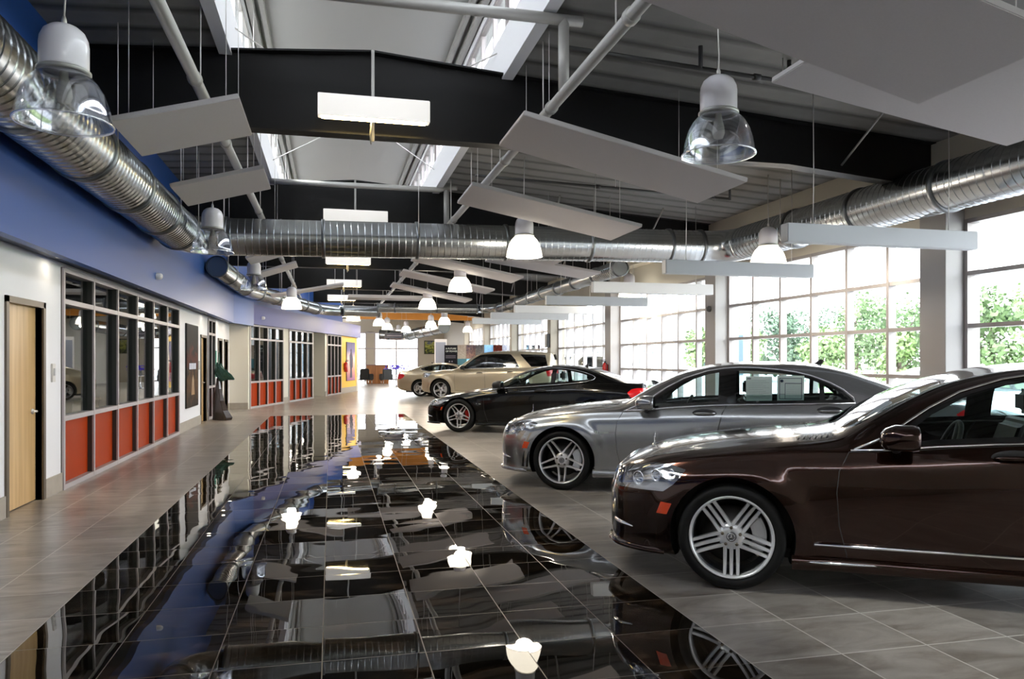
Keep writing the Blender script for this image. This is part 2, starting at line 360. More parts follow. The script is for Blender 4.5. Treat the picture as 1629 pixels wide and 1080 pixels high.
def imprint(bm, poly, ax, filt):
    """cut an outline into the surface; ax: the two coordinates the outline is drawn in"""
    lo = [min(p[k] for p in poly) - .06 for k in (0, 1)]; hi = [max(p[k] for p in poly) + .06 for k in (0, 1)]
    cand = [f for f in bm.faces if filt(f) and any(lo[0] <= v.co[ax[0]] <= hi[0] and lo[1] <= v.co[ax[1]] <= hi[1] for v in f.verts)]
    for i in range(len(poly)):
        a = Vector(poly[i]); b = Vector(poly[(i + 1) % len(poly)]); d = b - a
        if d.length < 1e-6: continue
        nr = Vector((-d.y, d.x)).normalized(); u = d.normalized(); L = d.length
        sel = []
        for f in cand:
            s = [((v.co[ax[0]] - a.x) * nr.x + (v.co[ax[1]] - a.y) * nr.y, (v.co[ax[0]] - a.x) * u.x + (v.co[ax[1]] - a.y) * u.y) for v in f.verts]
            if min(q[0] for q in s) < -1e-6 and max(q[0] for q in s) > 1e-6 and max(q[1] for q in s) > -.0005 and min(q[1] for q in s) < L + .0005: sel.append(f)
        if not sel: continue
        geom = set(sel)
        for f in sel: geom.update(f.edges); geom.update(f.verts)
        co = [0, 0, 0]; no = [0, 0, 0]; co[ax[0]], co[ax[1]] = a; no[ax[0]], no[ax[1]] = nr
        r = bmesh.ops.bisect_plane(bm, geom=list(geom), dist=1e-6, plane_co=co, plane_no=no)
        cand = [f for f in cand if f.is_valid]; have = set(cand)
        for g in r['geom']:
            if isinstance(g, bmesh.types.BMFace) and g not in have: cand.append(g); have.add(g)
def classify(bm, poly, ax, filt, layer, idx, only=None):
    for f in bm.faces:
        if filt(f) and (only is None or f[layer] in only):
            c = f.calc_center_median()
            if inpoly((c[ax[0]], c[ax[1]]), poly): f[layer] = idx
XZ = (0, 2); XY = (0, 1)

def car(name, S, paint, loc, rz, label, cat='car', style='twin', group=None, detail=True, mirror_side=-1):
    root = empty(name, loc, rz); tag(root, label, cat, group)
    for k in ('W', 'T', 'B', 'Bl', 'Yb', 'Yr', 'dr'):
        if not callable(S[k]): S[k] = pchip(S[k])
    x0, x1 = S['x']; wb = S['wb']; R = S.get('R', .343); ra = R + S.get('gap', .045)
    # half body, y > 0
    xs = []; x = x0
    while x < x1 - 1e-4:
        xs.append(x); e = min(x - x0, x1 - x); x += .006 + min(.03 if detail else .07, e * .18)
    xs.append(x1)
    secs = [section(S, x) for x in xs]; m = len(secs[0])
    V = []; 
    for x, sc in zip(xs, secs):
        for (y, z) in sc:
            # flared lips round the wheel openings
            for cx in (0, wb):
                r = math.hypot(x - cx, z - R)
                if y > S['flare_y'] and z < S['flare_z']:
                    q = max(0, min(1, (r - ra - .04) / .13)); zt = min(1, (S['flare_z'] - z) / .24)
                    y += S['flare'] * (1 - q * q * (3 - 2 * q)) * min(1, (y - S['flare_y']) / .12) * zt * zt * (3 - 2 * zt)
            V.append((x, y, z))
    F = [(i * m + j, (i + 1) * m + j, (i + 1) * m + j + 1, i * m + j + 1) for i in range(len(xs) - 1) for j in range(m - 1)]
    F.append(tuple(range(m))); F.append(tuple((len(xs) - 1) * m + j for j in reversed(range(m))))
    me = bpy.data.meshes.new('t'); me.from_pydata(V, [], F); bm = bmesh.new(); bm.from_mesh(me)
    bmesh.ops.remove_doubles(bm, verts=bm.verts, dist=1e-5); bmesh.ops.recalc_face_normals(bm, faces=bm.faces)
    # the normals must point outwards
    t = max(bm.faces, key=lambda f: f.calc_center_median().y)
    if t.normal.y < 0: bmesh.ops.reverse_faces(bm, faces=bm.faces)
    for f in bm.faces: f.smooth = True
    bm.normal_update()
    bt = bmesh.new(); bt.from_mesh(me); bmesh.ops.remove_doubles(bt, verts=bt.verts, dist=1e-5); bmesh.ops.recalc_face_normals(bt, faces=bt.faces)
    t = max(bt.faces, key=lambda f: f.calc_center_median().y)
    if t.normal.y < 0: bmesh.ops.reverse_faces(bt, faces=bt.faces)
    bt.normal_update(); tree = BVHTree.FromBMesh(bt); bt.faces.ensure_lookup_table()
    def sy(x, z, off=0):
        h = tree.ray_cast(Vector((x, 2, z)), Vector((0, -1, 0)))
        return (h[0].y if h[0] else S['W'](x)) + off
    def sz(x, y, off=0):
        h = tree.ray_cast(Vector((x, y, 4)), Vector((0, 0, -1)))
        return (h[0].z if h[0] else 1) + off
    lay = bm.faces.layers.int.new('part')
    side = lambda f: f.calc_center_median().y > .15 and abs(f.normal.y) > .12
    top = lambda f: f.normal.z > .12 and f.calc_center_median().z > S['top_z']
    low = lambda f: f.calc_center_median().z < S['top_z'] + .3 and f.calc_center_median().y > .3
    parts = ['body']
    def region(pname, poly, ax=XZ, filt=side, only=None):
        imprint(bm, poly, ax, filt); parts.append(pname); classify(bm, poly, ax, filt, lay, len(parts) - 1, only); return len(parts) - 1
    # wheel openings
    for cx in (0, wb):
        arch = [(cx + ra * math.cos(a), R + ra * math.sin(a)) for a in [2 * math.pi * i / 44 for i in range(44)]]
        imprint(bm, arch, XZ, low)
        dead = [f for f in bm.faces if low(f) and inpoly((f.calc_center_median().x, f.calc_center_median().z), arch)]
        bmesh.ops.delete(bm, geom=dead, context='FACES')
    if detail:
        for pn, poly in S.get('doors', []): region(pn, poly, XZ, side, (0,))
        if 'bumper' in S: region('front_bumper', S['bumper'], XZ, lambda f: f.calc_center_median().x < 0 and f.calc_center_median().z < .75, (0,))
        if 'rear_bumper' in S: region('rear_bumper', S['rear_bumper'], XZ, lambda f: f.calc_center_median().x > wb and f.calc_center_median().z < .8, (0,))
        if 'hood' in S: region('hood', S['hood'], XY, lambda f: f.normal.z > .2 and f.calc_center_median().z > .6 and f.calc_center_median().x < 1, (0,))
        if 'boot' in S: region('boot_lid', S['boot'], XY, lambda f: f.normal.z > .2 and f.calc_center_median().z > .8 and f.calc_center_median().x > wb, (0,))
    dlo = [region('window_surround', p) for p in S['dlo']]
    for p in S['glass']: region('side_window', p, XZ, side, dlo)
    region('windshield', S['ws'], XY, top); region('rear_window', S['rw'], XY, top)
    nose = lambda f: f.calc_center_median().x < -.45 and f.normal.x < -.08
    gz0, gz1, gw = S['grille']; YZ = (1, 2)
    region('grille', [(-.1, gz0), (gw * .93, gz0), (gw, gz0 + .06), (gw * 1.02, gz1 - .05), (gw * .9, gz1), (-.1, gz1 + .012)], YZ, nose)
    i0, i1, iw = S['intake']
    region('lower_intake', [(-.1, i0), (iw, i0), (iw + .05, i1), (-.1, i1)], YZ, nose)
    def sxf(y, z, off=0):
        h = tree.ray_cast(Vector((-3, y, z)), Vector((1, 0, 0))); return (h[0].x if h[0] else x0) + off
    lampi = region('headlamp', S['lamp'], XZ, lambda f: f.calc_center_median().x < 0 and f.calc_center_median().z > .3 and f.calc_center_median().y > gw + .06)
    region('tail_lamp', S['tail'], XZ, lambda f: f.calc_center_median().x > wb)
    if 'marker' in S: region('side_marker', S['marker'])
    fm = {'body': paint, 'front_bumper': paint, 'rear_bumper': paint, 'hood': paint, 'boot_lid': paint, 'door': paint, 'window_surround': pm('gloss_black', (.008, .008, .009), .08, coat=1), 'side_window': S.get('glassmat', CARGLASS),
          'windshield': CARGLASS, 'rear_window': DARKGLASS if S.get('glassmat') else CARGLASS, 'headlamp': LENS, 'tail_lamp': pm('tail_lamp_red', (.55, .008, .012), .12, coat=1), 'grille': BLACK, 'lower_intake': BLACK, 'side_marker': pm('amber_marker', (.8, .07, .01), .2, coat=1)}
    # split into parts, both sides
    ids = sorted({f[lay] for f in bm.faces}); made = {}
    for i in ids:
        nm = parts[i]; both = nm in ('body', 'hood', 'boot_lid', 'windshield', 'rear_window', 'front_bumper', 'rear_bumper', 'grille', 'lower_intake')
        fs = [f for f in bm.faces if f[lay] == i]
        vs = {}; co = []; no = []; faces = []
        for f in fs:
            g = []
            for v in f.verts:
                if v not in vs:
                    vs[v] = len(co); co.append(v.co.copy())
                    h = tree.find_nearest(v.co); n = v.normal
                    if h[2] is not None:
                        q = bt.faces[h[2]]; ws_ = [1 / (1e-4 + (w.co - v.co).length) for w in q.verts]
                        # bilinear-like blend of the uncut surface's vertex normals
                        from mathutils.interpolate import poly_3d_calc
                        try:
                            wt = poly_3d_calc([w.co for w in q.verts], h[0]); n = sum((w.normal * k for w, k in zip(q.verts, wt)), Vector()).normalized()
                        except Exception: pass
                    no.append(Vector((n.x, 0, n.z)).normalized() if v.co.y < 1e-4 and nm != 'headlamp' else n)
                g.append(vs[v])
            faces.append(g)
        for sgn in ((-1, 1),) if both else ((-1,), (1,)):
            VV = []; FF = []; NN = []
            for s in sgn:
                k = len(VV); VV += [(c.x, c.y * s, c.z) for c in co]; NN += [(n.x, n.y * s, n.z) for n in no]
                FF += [[a + k for a in (g if s > 0 else list(reversed(g)))] for g in faces]
            me = bpy.data.meshes.new(nm); me.from_pydata(VV, [], FF)
            me.polygons.foreach_set('use_smooth', [True] * len(FF)); me.normals_split_custom_set_from_vertices([Vector(n) for n in NN]); me.materials.append(fm[nm])
            o = bpy.data.objects.new(nm, me); COL.objects.link(o); o.parent = root
            if nm == 'door': made.setdefault('door', []).append((o, sgn[0]))
            if nm == 'body': made['body'] = o
            if nm == 'headlamp': made.setdefault('lamp', []).append((o, sgn[0]))
    bm.free()
    body = made['body']
    for s in (-1, 1):
        # wheel housings
        for cx in (0, wb):
            w = MB(); n = 30; yo = sy(cx, R + ra + .01) - .004
            ring = [(cx + ra * math.cos(math.pi * (-.12 + 1.24 * i / n)), R + ra * math.sin(math.pi * (-.12 + 1.24 * i / n))) for i in range(n + 1)]
            vs = []
            for (px, pz) in ring:
                yy = min(sy(px, pz + 0, 0), yo + .0); r = math.hypot(px - cx, pz - R)
                vs += [(px, s * (sy(cx + (px - cx) * 1.004, R + (pz - R) * 1.004)), pz), (px, s * .5, pz)]
            w.add(vs, [(2 * i, 2 * i + 1, 2 * i + 3, 2 * i + 2) for i in range(n)])
            w.add([(p[0], s * .5, p[1]) for p in ring], [tuple(range(n + 1))])
            w.build('wheel_housing', BLACK, body)
            if not detail: wheel(root, cx, s * (S['track']), style, R, S.get('rr', .266), s, simple=True)
    if not detail:
        return root
    for s in (-1, 1):
        for cx in (0, wb):
            wheel(root, cx, s * S['track'], style, R, S.get('rr', .266), s, caliper=S.get('caliper'), finish=S.get('finish'), rot=S.get('rot', 0))
        def line(pts, r, nm, mat, n=6, off=0, parent=root, flat=False):
            MB().tube([(x, s * sy(x, z, off), z) for x, z in pts], r, n).build(nm, mat, parent)
        for pts in S['trim']: line(pts, .0075, 'window_trim', CHROME, off=.002)
        g = MB()
        for pn, poly in S['doors']:
            P = []
            for i in range(len(poly)):
                a = Vector(poly[i]); b = Vector(poly[(i + 1) % len(poly)]); k = max(1, int((b - a).length / .06))
                P += [tuple(a.lerp(b, j / k)) for j in range(k)]
            g.tube([(x, s * sy(x, z, -.0005), z) for x, z in P], .0028, 5, closed=True)
        g.build('panel_gap', BLACK, body)
        if 'bump_line' in S: line(S['bump_line'], .0028, 'panel_gap', BLACK, 5, -.0005, body)
        for pts, rr_ in S.get('chrome_strips', []): line(pts, rr_, 'chrome_strip', CHROME, 6, .003)
        # side skirt
        if 'skirt' in S:
            a, b, z, hh = S['skirt']; w = MB(); vs = []; N = 24
            for i in range(N + 1):
                x = a + (b - a) * i / N; y = sy(x, z + hh + .01)
                for (dy, dz) in ((-.03, hh), (.004, hh), (.018, hh * .5), (.012, 0), (-.05, -.01)): vs.append((x, s * (y + dy), z + dz))
            w.add(vs, [(i * 5 + k, i * 5 + k + 1, (i + 1) * 5 + k + 1, (i + 1) * 5 + k) for i in range(N) for k in range(4)], True)
            w.build('side_skirt', paint, root)
        # handles on the doors
        for (o, sd_), hs in zip([d for d in made.get('door', []) if d[1] == s], S['handles']):
            hx, hz = hs; y = sy(hx, hz)
            MB().lathe([(0, .004), (.6, .003), (.9, .001), (1, -.004)], 28, M=Matrix.Translation((hx, s * (y - .0), hz)) @ RX(-90 * s) @ Matrix.Diagonal((.125, .045, .6, 1))).build('handle_recess', pm('recess_black', (.015, .015, .016), .35), o)
            MB().tube([(hx - .11, s * (y + .008), hz - .004), (hx - .07, s * (y + .034), hz), (hx, s * (y + .042), hz + .003), (hx + .08, s * (y + .036), hz + .004), (hx + .12, s * (y + .008), hz + .003)], [.008, .013, .014, .013, .009], 8).build('door_handle', S.get('handlemat', paint), o)
        # door mirror
        mx, mz = S['mirror']; my = sy(mx, mz - .08) + .12
        w = MB(); vs = []; n = 16
        for i, (dx, sc) in enumerate(((-.11, .15), (-.105, .5), (-.08, .85), (-.03, 1), (.05, 1.02), (.085, .97), (.088, .90))):
            for k in range(n):
                a = 2 * math.pi * k / n; c, q = math.cos(a), math.sin(a)
                c = math.copysign(abs(c) ** .7, c); q = math.copysign(abs(q) ** .7, q)
                vs.append((mx + dx, s * (my + c * .118 * sc), mz + q * .075 * sc - (.0 if i > 2 else .01)))
        w.add(vs, [(i * n + k, i * n + (k + 1) % n, (i + 1) * n + (k + 1) % n, (i + 1) * n + k) for i in range(6) for k in range(n)] , True)
        w.add(vs[:n], [tuple(range(n))]); mo = w.build('door_mirror', S.get('mirrormat', paint), root)
        MB().prism([(c * .1, q * .062) for c, q in [(math.copysign(abs(math.cos(a)) ** .6, math.cos(a)), math.copysign(abs(math.sin(a)) ** .6, math.sin(a))) for a in [2 * math.pi * k / 20 for k in range(20)]]],
                   lambda u, v: (mx + .087, s * (my + u), mz + v), lambda u, v: (mx + .08, s * (my + u), mz + v)).build('mirror_glass', CHROME, mo)
        MB().tube([(mx + .0, s * (my - .04), mz - .05), (mx - .01, s * (my - .12), mz - .085), (mx - .01, s * (my - .19), mz - .09)], [.03, .026, .03], 8).build('mirror_arm', BLACK, mo)
        MB().tube([(mx - .085, s * (my + .07), mz - .005), (mx - .10, s * (my + .02), mz - .005), (mx - .10, s * (my - .05), mz - .005)], .009, 6).build('turn_signal', pm('smoked_lens', (.25, .25, .26), .1, coat=1), mo)
        # headlamp inside
        lo_, ls = [q for q in made['lamp'] if q[1] == s][0]
        pl = S['lamp']; cx_ = sum(p[0] for p in pl) / len(pl); cz_ = sum(p[1] for p in pl) / len(pl)
        lm = lo_.data; w = MB(); vsn = [v.co - v.normal * .055 for v in lm.vertices]
        w.add(vsn, [tuple(p.vertices) for p in lm.polygons])
        be = {}
        for p in lm.polygons:
            vv = list(p.vertices)
            for q in range(len(vv)):
                e = tuple(sorted((vv[q], vv[(q + 1) % len(vv)]))); be[e] = be.get(e, 0) + 1
        for (e0, e1), c_ in be.items():
            if c_ == 1: w.add([lm.vertices[e0].co, lm.vertices[e1].co, vsn[e1], vsn[e0]], [(0, 1, 2, 3)])
        w.build('lamp_housing', pm('lamp_housing_silver', (.42, .42, .44), .25, .8), lo_)
        for (fx, fz, fr) in S['bulbs']:
            yy = sy(fx, fz) - .035
            MB().lathe([(fr, .03), (fr * .92, .034), (fr * .8, .02), (fr * .5, -.005), (0, -.012)], 20, M=Matrix.Translation((fx + .012, s * yy, fz)) @ RZ(-58 * s * -1 if False else 0) @ Matrix.Rotation(math.radians(90) * -s, 4, 'X') @ RY(-35)).build('reflector', CHROME, lo_)
            MB().lathe([(0, .03), (fr * .3, .026), (fr * .45, .012), (fr * .5, 0)], 14, M=Matrix.Translation((fx + .012, s * yy, fz)) @ Matrix.Rotation(math.radians(90) * -s, 4, 'X') @ RY(-35)).build('projector_lens', LENS, lo_)
    # grille on the nose, under the lip of the hood
    w = MB()
    for i in range(S.get('bars', 5)):
        z = gz0 + (gz1 - gz0) * (i + .5) / S.get('bars', 5); w.tube([(sxf(abs(q) * gw, z, -.004), q * gw, z) for q in [-.96 + .192 * j for j in range(11)]], .008, 6)
    w.tube([(sxf(abs(q) * gw, z, -.004), q * gw, z) for q, z in [(-.93, gz0), (-1, gz0 + .06), (-1.02, gz1 - .05), (-.9, gz1), (-.45, gz1 + .006), (0, gz1 + .01), (.45, gz1 + .006), (.9, gz1), (1.02, gz1 - .05), (1, gz0 + .06), (.93, gz0), (.4, gz0), (-.4, gz0)]], .012, 6, closed=True)
    w.build('grille_bars', CHROME, root)
    if S.get('lip'):
        z, hh = S['lip']; w = MB(); vs = []; P = []
        for q in range(13): P.append((x0 + .012 + .0 * q, 0))
        xs_ = [x0 + .02 + (.42 - .0) * (1 - math.cos(math.pi / 2 * i / 16)) for i in range(17)]; xs_ = [v for v in xs_ if v < -ra - .01]
        path = [(v, -section_w(S, v, z + .06)) for v in reversed(xs_)]; path += [(x0 + .005, y) for y in (-.3, -.1, .1, .3)] + [(v, -y) for v, y in reversed(path)]
        for i, (px_, py_) in enumerate(path):
            a = Vector(path[max(i - 1, 0)]); b = Vector(path[min(i + 1, len(path) - 1)]); t = (b - a).normalized(); nn = Vector((t.y, -t.x)); nn = nn if nn.dot(Vector((px_ - .3, py_ * 1.4))) > 0 else -nn
            for (o_, dz) in ((-.04, hh), (.012, hh), (.03, hh * .55), (.026, hh * .2), (-.05, -.01)): vs.append((px_ + nn.x * o_, py_ + nn.y * o_, z + dz))
        w.add(vs, [(i * 5 + k, i * 5 + k + 1, (i + 1) * 5 + k + 1, (i + 1) * 5 + k) for i in range(len(path) - 1) for k in range(4)], True); w.build('front_lip', paint, root)
    if S.get('fog'):
        fx_, fz_ = S['fog']
        for s in (-1, 1): MB().tube([(fx_ - .05, s * (sy(fx_ - .05, fz_) - .005), fz_ + .012), (fx_, s * (sy(fx_, fz_) + .004), fz_ + .004), (fx_ + .09, s * (sy(fx_ + .09, fz_) - .002), fz_ - .008)], [.014, .016, .006], 8).build('fog_lamp_trim', CHROME, root)
    if S.get('vents'):
        for s in (-1, 1):
            m = MB()
            for k in range(6):
                xx = .42 + .035 * k; m.tube([(xx + .02, s * (.50 - .0), sz(xx + .02, .50, -.001)), (xx, s * .56, sz(xx, .56, -.001)), (xx - .01, s * .62, sz(xx - .01, .62, -.002))], .006, 5)
            m.build('hood_louvre', BLACK, root)
            if S.get('side_slits'):
                m = MB()
                for k in (0, 1): m.tube([(-.47 + .055 * k + .03, s * sy(-.44 + .055 * k, .42, 0), .42), (-.47 + .055 * k + .008, s * sy(-.462 + .055 * k, .33, 0), .33), (-.47 + .055 * k, s * sy(-.47 + .055 * k, .24, 0), .24)], [.006, .011, .009], 6)
                m.build('bumper_slit', BLACK, root)
    if S.get('ornament'):
        ox, oz = S['ornament']; z = sz(ox, 0)
        w = MB().lathe([(.0, .012), (.008, .012), (.014, .004), (.018, 0)], 16, M=Matrix.Translation((ox, 0, z)))
        w.tube([(ox, 0, z), (ox + .004, 0, z + .03)], .004, 6)
        s_ = star_mb(.036, 0, .005, M=Matrix.Translation((ox + .006, 0, z + .06)) @ RZ(14) @ RY(-90) @ RZ(90)); w.v and w.add(s_.v, s_.f)
        w.build('hood_ornament', CHROME, root)
    if S.get('fender_text'):
        body_, tx, tz, ts, red = S['fender_text']; y = sy(tx + .08, tz) + .006
        text('model_badge', body_[0], ts, PAPER, root, Matrix.Translation((tx, -y, tz)) @ RX(90), .002, bold=True)
        if body_[1]: text('model_badge', body_[1], ts * .62, PAPER, root, Matrix.Translation((tx + .075, -sy(tx + .18, tz) - .006, tz)) @ RX(90), .002)
    if S.get('antenna'):
        ax_ = S['antenna']; z = sz(ax_, 0)
        MB().prism([(-.06, -.01), (.06, -.01), (.07, .05), (.045, .052), (0, .012)], lambda u, v: (ax_ + u, -.014, z + v), lambda u, v: (ax_ + u, .014, z + v)).build('antenna', BLACK, root, bevel=.006)
    # cabin
    fl = S['floor']; sx0, sx1 = S['seats']
    MB().box((x0 + .35, -.62, S['B'](1) - .01), (x1 - .4, .62, S['B'](1) + .05)).build('underbody', BLACK, body)
    MB().box((.55, -.72, S['B'](1) + .03), (x1 - 1.0, .72, fl)).build('cabin_floor', LEATHER, body)
    dz = S['dash_z']
    w = MB(); N = 9
    prof = [(S['dash_x'] - .35, dz - .02), (S['dash_x'] - .1, dz + .03), (S['dash_x'] + .08, dz + .02), (S['dash_x'] + .17, dz - .08), (S['dash_x'] + .14, dz - .3), (S['dash_x'] - .35, dz - .3)]
    w.prism(prof, lambda u, v: (u, -.70, v), lambda u, v: (u, .70, v)); w.build('dashboard', LEATHER, root, bevel=.02)
    sw = MB(); sxw = S['dash_x'] + .32; MW = Matrix.Translation((sxw, -.38, dz + .0)) @ RY(-68)
    ringp = [(.19 * math.cos(2 * math.pi * k / 28), .19 * math.sin(2 * math.pi * k / 28), 0) for k in range(28)]
    sw.tube([MW @ Vector(p) for p in ringp], .015, 8, closed=True)
    for a in (0, 180, 270): sw.tube([MW @ Vector((0, 0, -.03)), MW @ Vector((.18 * math.cos(math.radians(a + 90)), .18 * math.sin(math.radians(a + 90)), 0))], .016, 6)
    sw.lathe([(0, 0), (.06, -.005), (.07, -.04), (.03, -.06), (.03, -.22)], 18, M=MW); sw.build('steering_wheel', LEATHER, root)
    for px, wdt in ((sx0, .25), (sx1, .27)):
        for s in (-1, 1):
            if px is None: continue
            y = s * .38; st = MB()
            st.box((px - .42, y - wdt, fl), (px + .1, y + wdt, fl + .22))
            st.prism([(px - .02, fl + .15), (px + .12, fl + .12), (px + .30, fl + .66), (px + .26, fl + .72), (px + .16, fl + .68)], lambda u, v: (u, y - wdt, v), lambda u, v: (u, y + wdt, v))
            so = st.build('seat', S.get('seatmat', LEATHER), root, bevel=.045, seg=3)
            MB().box((px + .22, y - .13, fl + .73), (px + .33, y + .13, fl + .91)).build('headrest', S.get('seatmat', LEATHER), so, bevel=.04, seg=3)
    MB().box((S['ws_mirror'][0], -.11, S['ws_mirror'][1] - .03), (S['ws_mirror'][0] + .03, .11, S['ws_mirror'][1] + .03)).build('rear_view_mirror', BLACK, root, bevel=.012)
    return root

def shrink(poly, d):
    """offset an outline inwards by d"""
    n = len(poly); A = sum(poly[i][0] * poly[(i + 1) % n][1] - poly[(i + 1) % n][0] * poly[i][1] for i in range(n)); sg = 1 if A > 0 else -1; out = []
    for i in range(n):
        a, b, c = Vector(poly[i - 1]), Vector(poly[i]), Vector(poly[(i + 1) % n])
        u = (b - a).normalized(); v = (c - b).normalized(); n1 = Vector((-u.y, u.x)) * sg; n2 = Vector((-v.y, v.x)) * sg
        h = (n1 + n2); h = h / max(.5, h.length_squared / 2) if h.length > .1 else n1
        out.append(tuple(b + h * d))
    return out
def clip(poly, x0, x1):
    def half(P, k, keep_gt):
        out = []
        for i in range(len(P)):
            a, b = P[i - 1], P[i]; ia = (a[0] >= k) == keep_gt; ib = (b[0] >= k) == keep_gt
            if ia != ib: t = (k - a[0]) / (b[0] - a[0]); out.append((k, a[1] + (b[1] - a[1]) * t))
            if ib: out.append(b)
        return out
    return half(half(poly, x0, True), x1, False)
def archpts(cx, R, r, a0, a1, n=7): return arc((cx, R), r, a0, a1, n)

SD_DLO = [(.93, .925), (1.15, .952), (1.45, .975), (1.78, .995), (2.2, 1.008), (2.6, 1.02), (3.02, 1.035), (3.0, 1.07), (2.92, 1.145), (2.8, 1.215), (2.62, 1.288), (2.48, 1.325), (2.3, 1.352), (2.1, 1.368), (1.92, 1.372), (1.75, 1.362), (1.57, 1.33), (1.33, 1.25), (1.15, 1.15), (1.03, 1.06)]
def sedan_spec(**kw):
    gi = shrink(SD_DLO, .028)
    S = dict(x=(-.86, 4.32), wb=3.165, R=.333, rr=.262, gap=.052, track=.80, zw=.69, flare=.032, flare_y=.6, flare_z=.88, top_z=.95, floor=.34,
        W=[(-.86, .38), (-.845, .47), (-.81, .57), (-.75, .68), (-.65, .775), (-.5, .85), (-.3, .892), (-.1, .91), (.1, .918), (.7, .925), (1.5, .935), (2.8, .93), (3.2, .922), (3.6, .905), (3.9, .88), (4.1, .845), (4.22, .79), (4.29, .68), (4.32, .5)],
        T=[(-.86, .46), (-.85, .59), (-.82, .67), (-.76, .728), (-.65, .785), (-.55, .825), (-.3, .88), (0, .925), (.33, .965), (.62, .995), (.85, 1.115), (1.05, 1.225), (1.3, 1.335), (1.5, 1.39), (1.7, 1.425), (2.0, 1.445), (2.35, 1.445), (2.7, 1.42), (2.95, 1.375), (3.2, 1.295), (3.45, 1.195), (3.7, 1.105), (3.85, 1.08), (4.05, 1.065), (4.2, 1.03), (4.26, .94), (4.32, .70)],
        B=[(-.86, .30), (-.84, .22), (-.77, .18), (-.5, .165), (.3, .17), (2.8, .175), (3.6, .2), (4.0, .24), (4.25, .30), (4.32, .42)],
        Bl=[(-.86, .43), (-.85, .53), (-.82, .60), (-.76, .655), (-.65, .715), (-.45, .775), (-.2, .82), (.1, .86), (.4, .89), (.7, .905), (1.0, .92), (1.3, .95), (1.8, .985), (2.4, 1.003), (3.0, 1.022), (3.5, 1.03), (3.85, 1.02), (4.1, 1.0), (4.2, .96), (4.27, .86), (4.32, .66)],
        Yb=[(-.86, .30), (-.84, .42), (-.78, .56), (-.65, .68), (-.45, .765), (-.2, .81), (.1, .835), (.7, .855), (1.0, .865), (2.8, .865), (3.2, .845), (3.6, .81), (3.9, .775), (4.1, .73), (4.22, .66), (4.29, .56), (4.32, .4)],
        Yr=[(-.86, .2), (-.84, .30), (-.77, .42), (-.5, .54), (0, .60), (.62, .64), (.85, .66), (1.05, .64), (1.3, .61), (1.6, .595), (2.2, .60), (3.1, .60), (3.65, .61), (3.9, .59), (4.2, .5), (4.32, .28)],
        dr=[(-.86, .01), (-.5, .03), (0, .035), (.62, .035), (1.05, .045), (1.5, .055), (2.4, .055), (3.1, .05), (3.65, .03), (4.32, .015)],
        doors=[('door', [(.69, .893), (.63, .78), (.615, .65), (.63, .45), (.68, .24), (1.74, .24), (1.70, .45), (1.69, .7), (1.74, .9), (1.78, .975), (1.3, .942), (1.0, .912)]),
               ('door', [(1.785, .976), (1.745, .9), (1.695, .7), (1.705, .45), (1.745, .24), (2.745, .24)] + archpts(3.165, .343, .43, 178, 128) + [(2.98, .80), (3.04, .92), (3.05, 1.015), (2.4, .993)])],
        bumper=[(-1.2, -.1), (-.3, -.1), (-.38, .40), (-.385, .46), (-.36, .50), (-.30, .575), (-1.2, .572)], bump_line=[(-.82, .573), (-.6, .574), (-.3, .575)],
        rear_bumper=[(3.50, -.1), (5, -.1), (5, .62), (3.56, .60), (3.60, .4)],
        hood=[(-.80, -.1), (.60, -.1), (.66, .40), (.74, .66), (.3, .665), (-.2, .63), (-.55, .56), (-.74, .42)],
        boot=[(3.72, -.1), (4.19, -.1), (4.15, .45), (4.0, .56), (3.76, .6)],
        dlo=[SD_DLO], glass=[clip(gi, .9, 1.70), clip(gi, 1.88, 2.70), clip(gi, 2.745, 3.1)],
        ws=[(.64, -.1), (1.40, -.1), (1.38, .3), (1.30, .50), (1.05, .565), (.80, .61), (.75, .58), (.68, .4)],
        rw=[(2.95, -.1), (3.62, -.1), (3.60, .35), (3.50, .5), (3.3, .52), (3.02, .48), (2.97, .3)],
        lamp=[(-.285, .742), (-.315, .70), (-.365, .645), (-.43, .597), (-1.0, .585), (-1.0, .70), (-.72, .705), (-.61, .742), (-.50, .768), (-.38, .765)],
        tail=[(4.0, .97), (5, .97), (5, .66), (4.12, .70), (4.05, .8), (3.93, .93)],
        marker=[(-.475, .452), (-.405, .452), (-.372, .525), (-.445, .53)],
        trim=[[(.70, .903), (.93, .915), (1.15, .940), (1.45, .964), (1.78, .984), (2.2, .997), (2.6, 1.009), (3.03, 1.024), (3.02, 1.08), (2.93, 1.16), (2.81, 1.228), (2.63, 1.298), (2.48, 1.336), (2.3, 1.362), (2.1, 1.378), (1.92, 1.382), (1.75, 1.372), (1.57, 1.341), (1.33, 1.262), (1.15, 1.163), (1.02, 1.075), (.90, .99), (.72, .908)]],
        handles=[(1.56, .895), (2.79, .945)], mirror=(.955, 1.0), bulbs=[(-.60, .66, .05), (-.475, .69, .042), (-.375, .715, .026)], lip=(.17, .045), fog=(-.735, .335), vents=True,
        grille=(.485, .725, .36), intake=(.27, .38, .50), ornament=(-.60, .8), skirt=(.36, 2.80, .165, .085), antenna=2.72,
        dash_z=.88, dash_x=1.0, seats=(1.72, 2.72), ws_mirror=(1.36, 1.26))
    S.update(kw); return S
CP_DLO = [(.70, .885), (.95, .918), (1.5, .955), (1.98, .99), (2.35, 1.025), (2.60, 1.058), (2.74, 1.095), (2.765, 1.125), (2.72, 1.155), (2.56, 1.212), (2.35, 1.262), (2.1, 1.293), (1.9, 1.30), (1.65, 1.285), (1.45, 1.25), (1.2, 1.165), (.95, 1.035)]
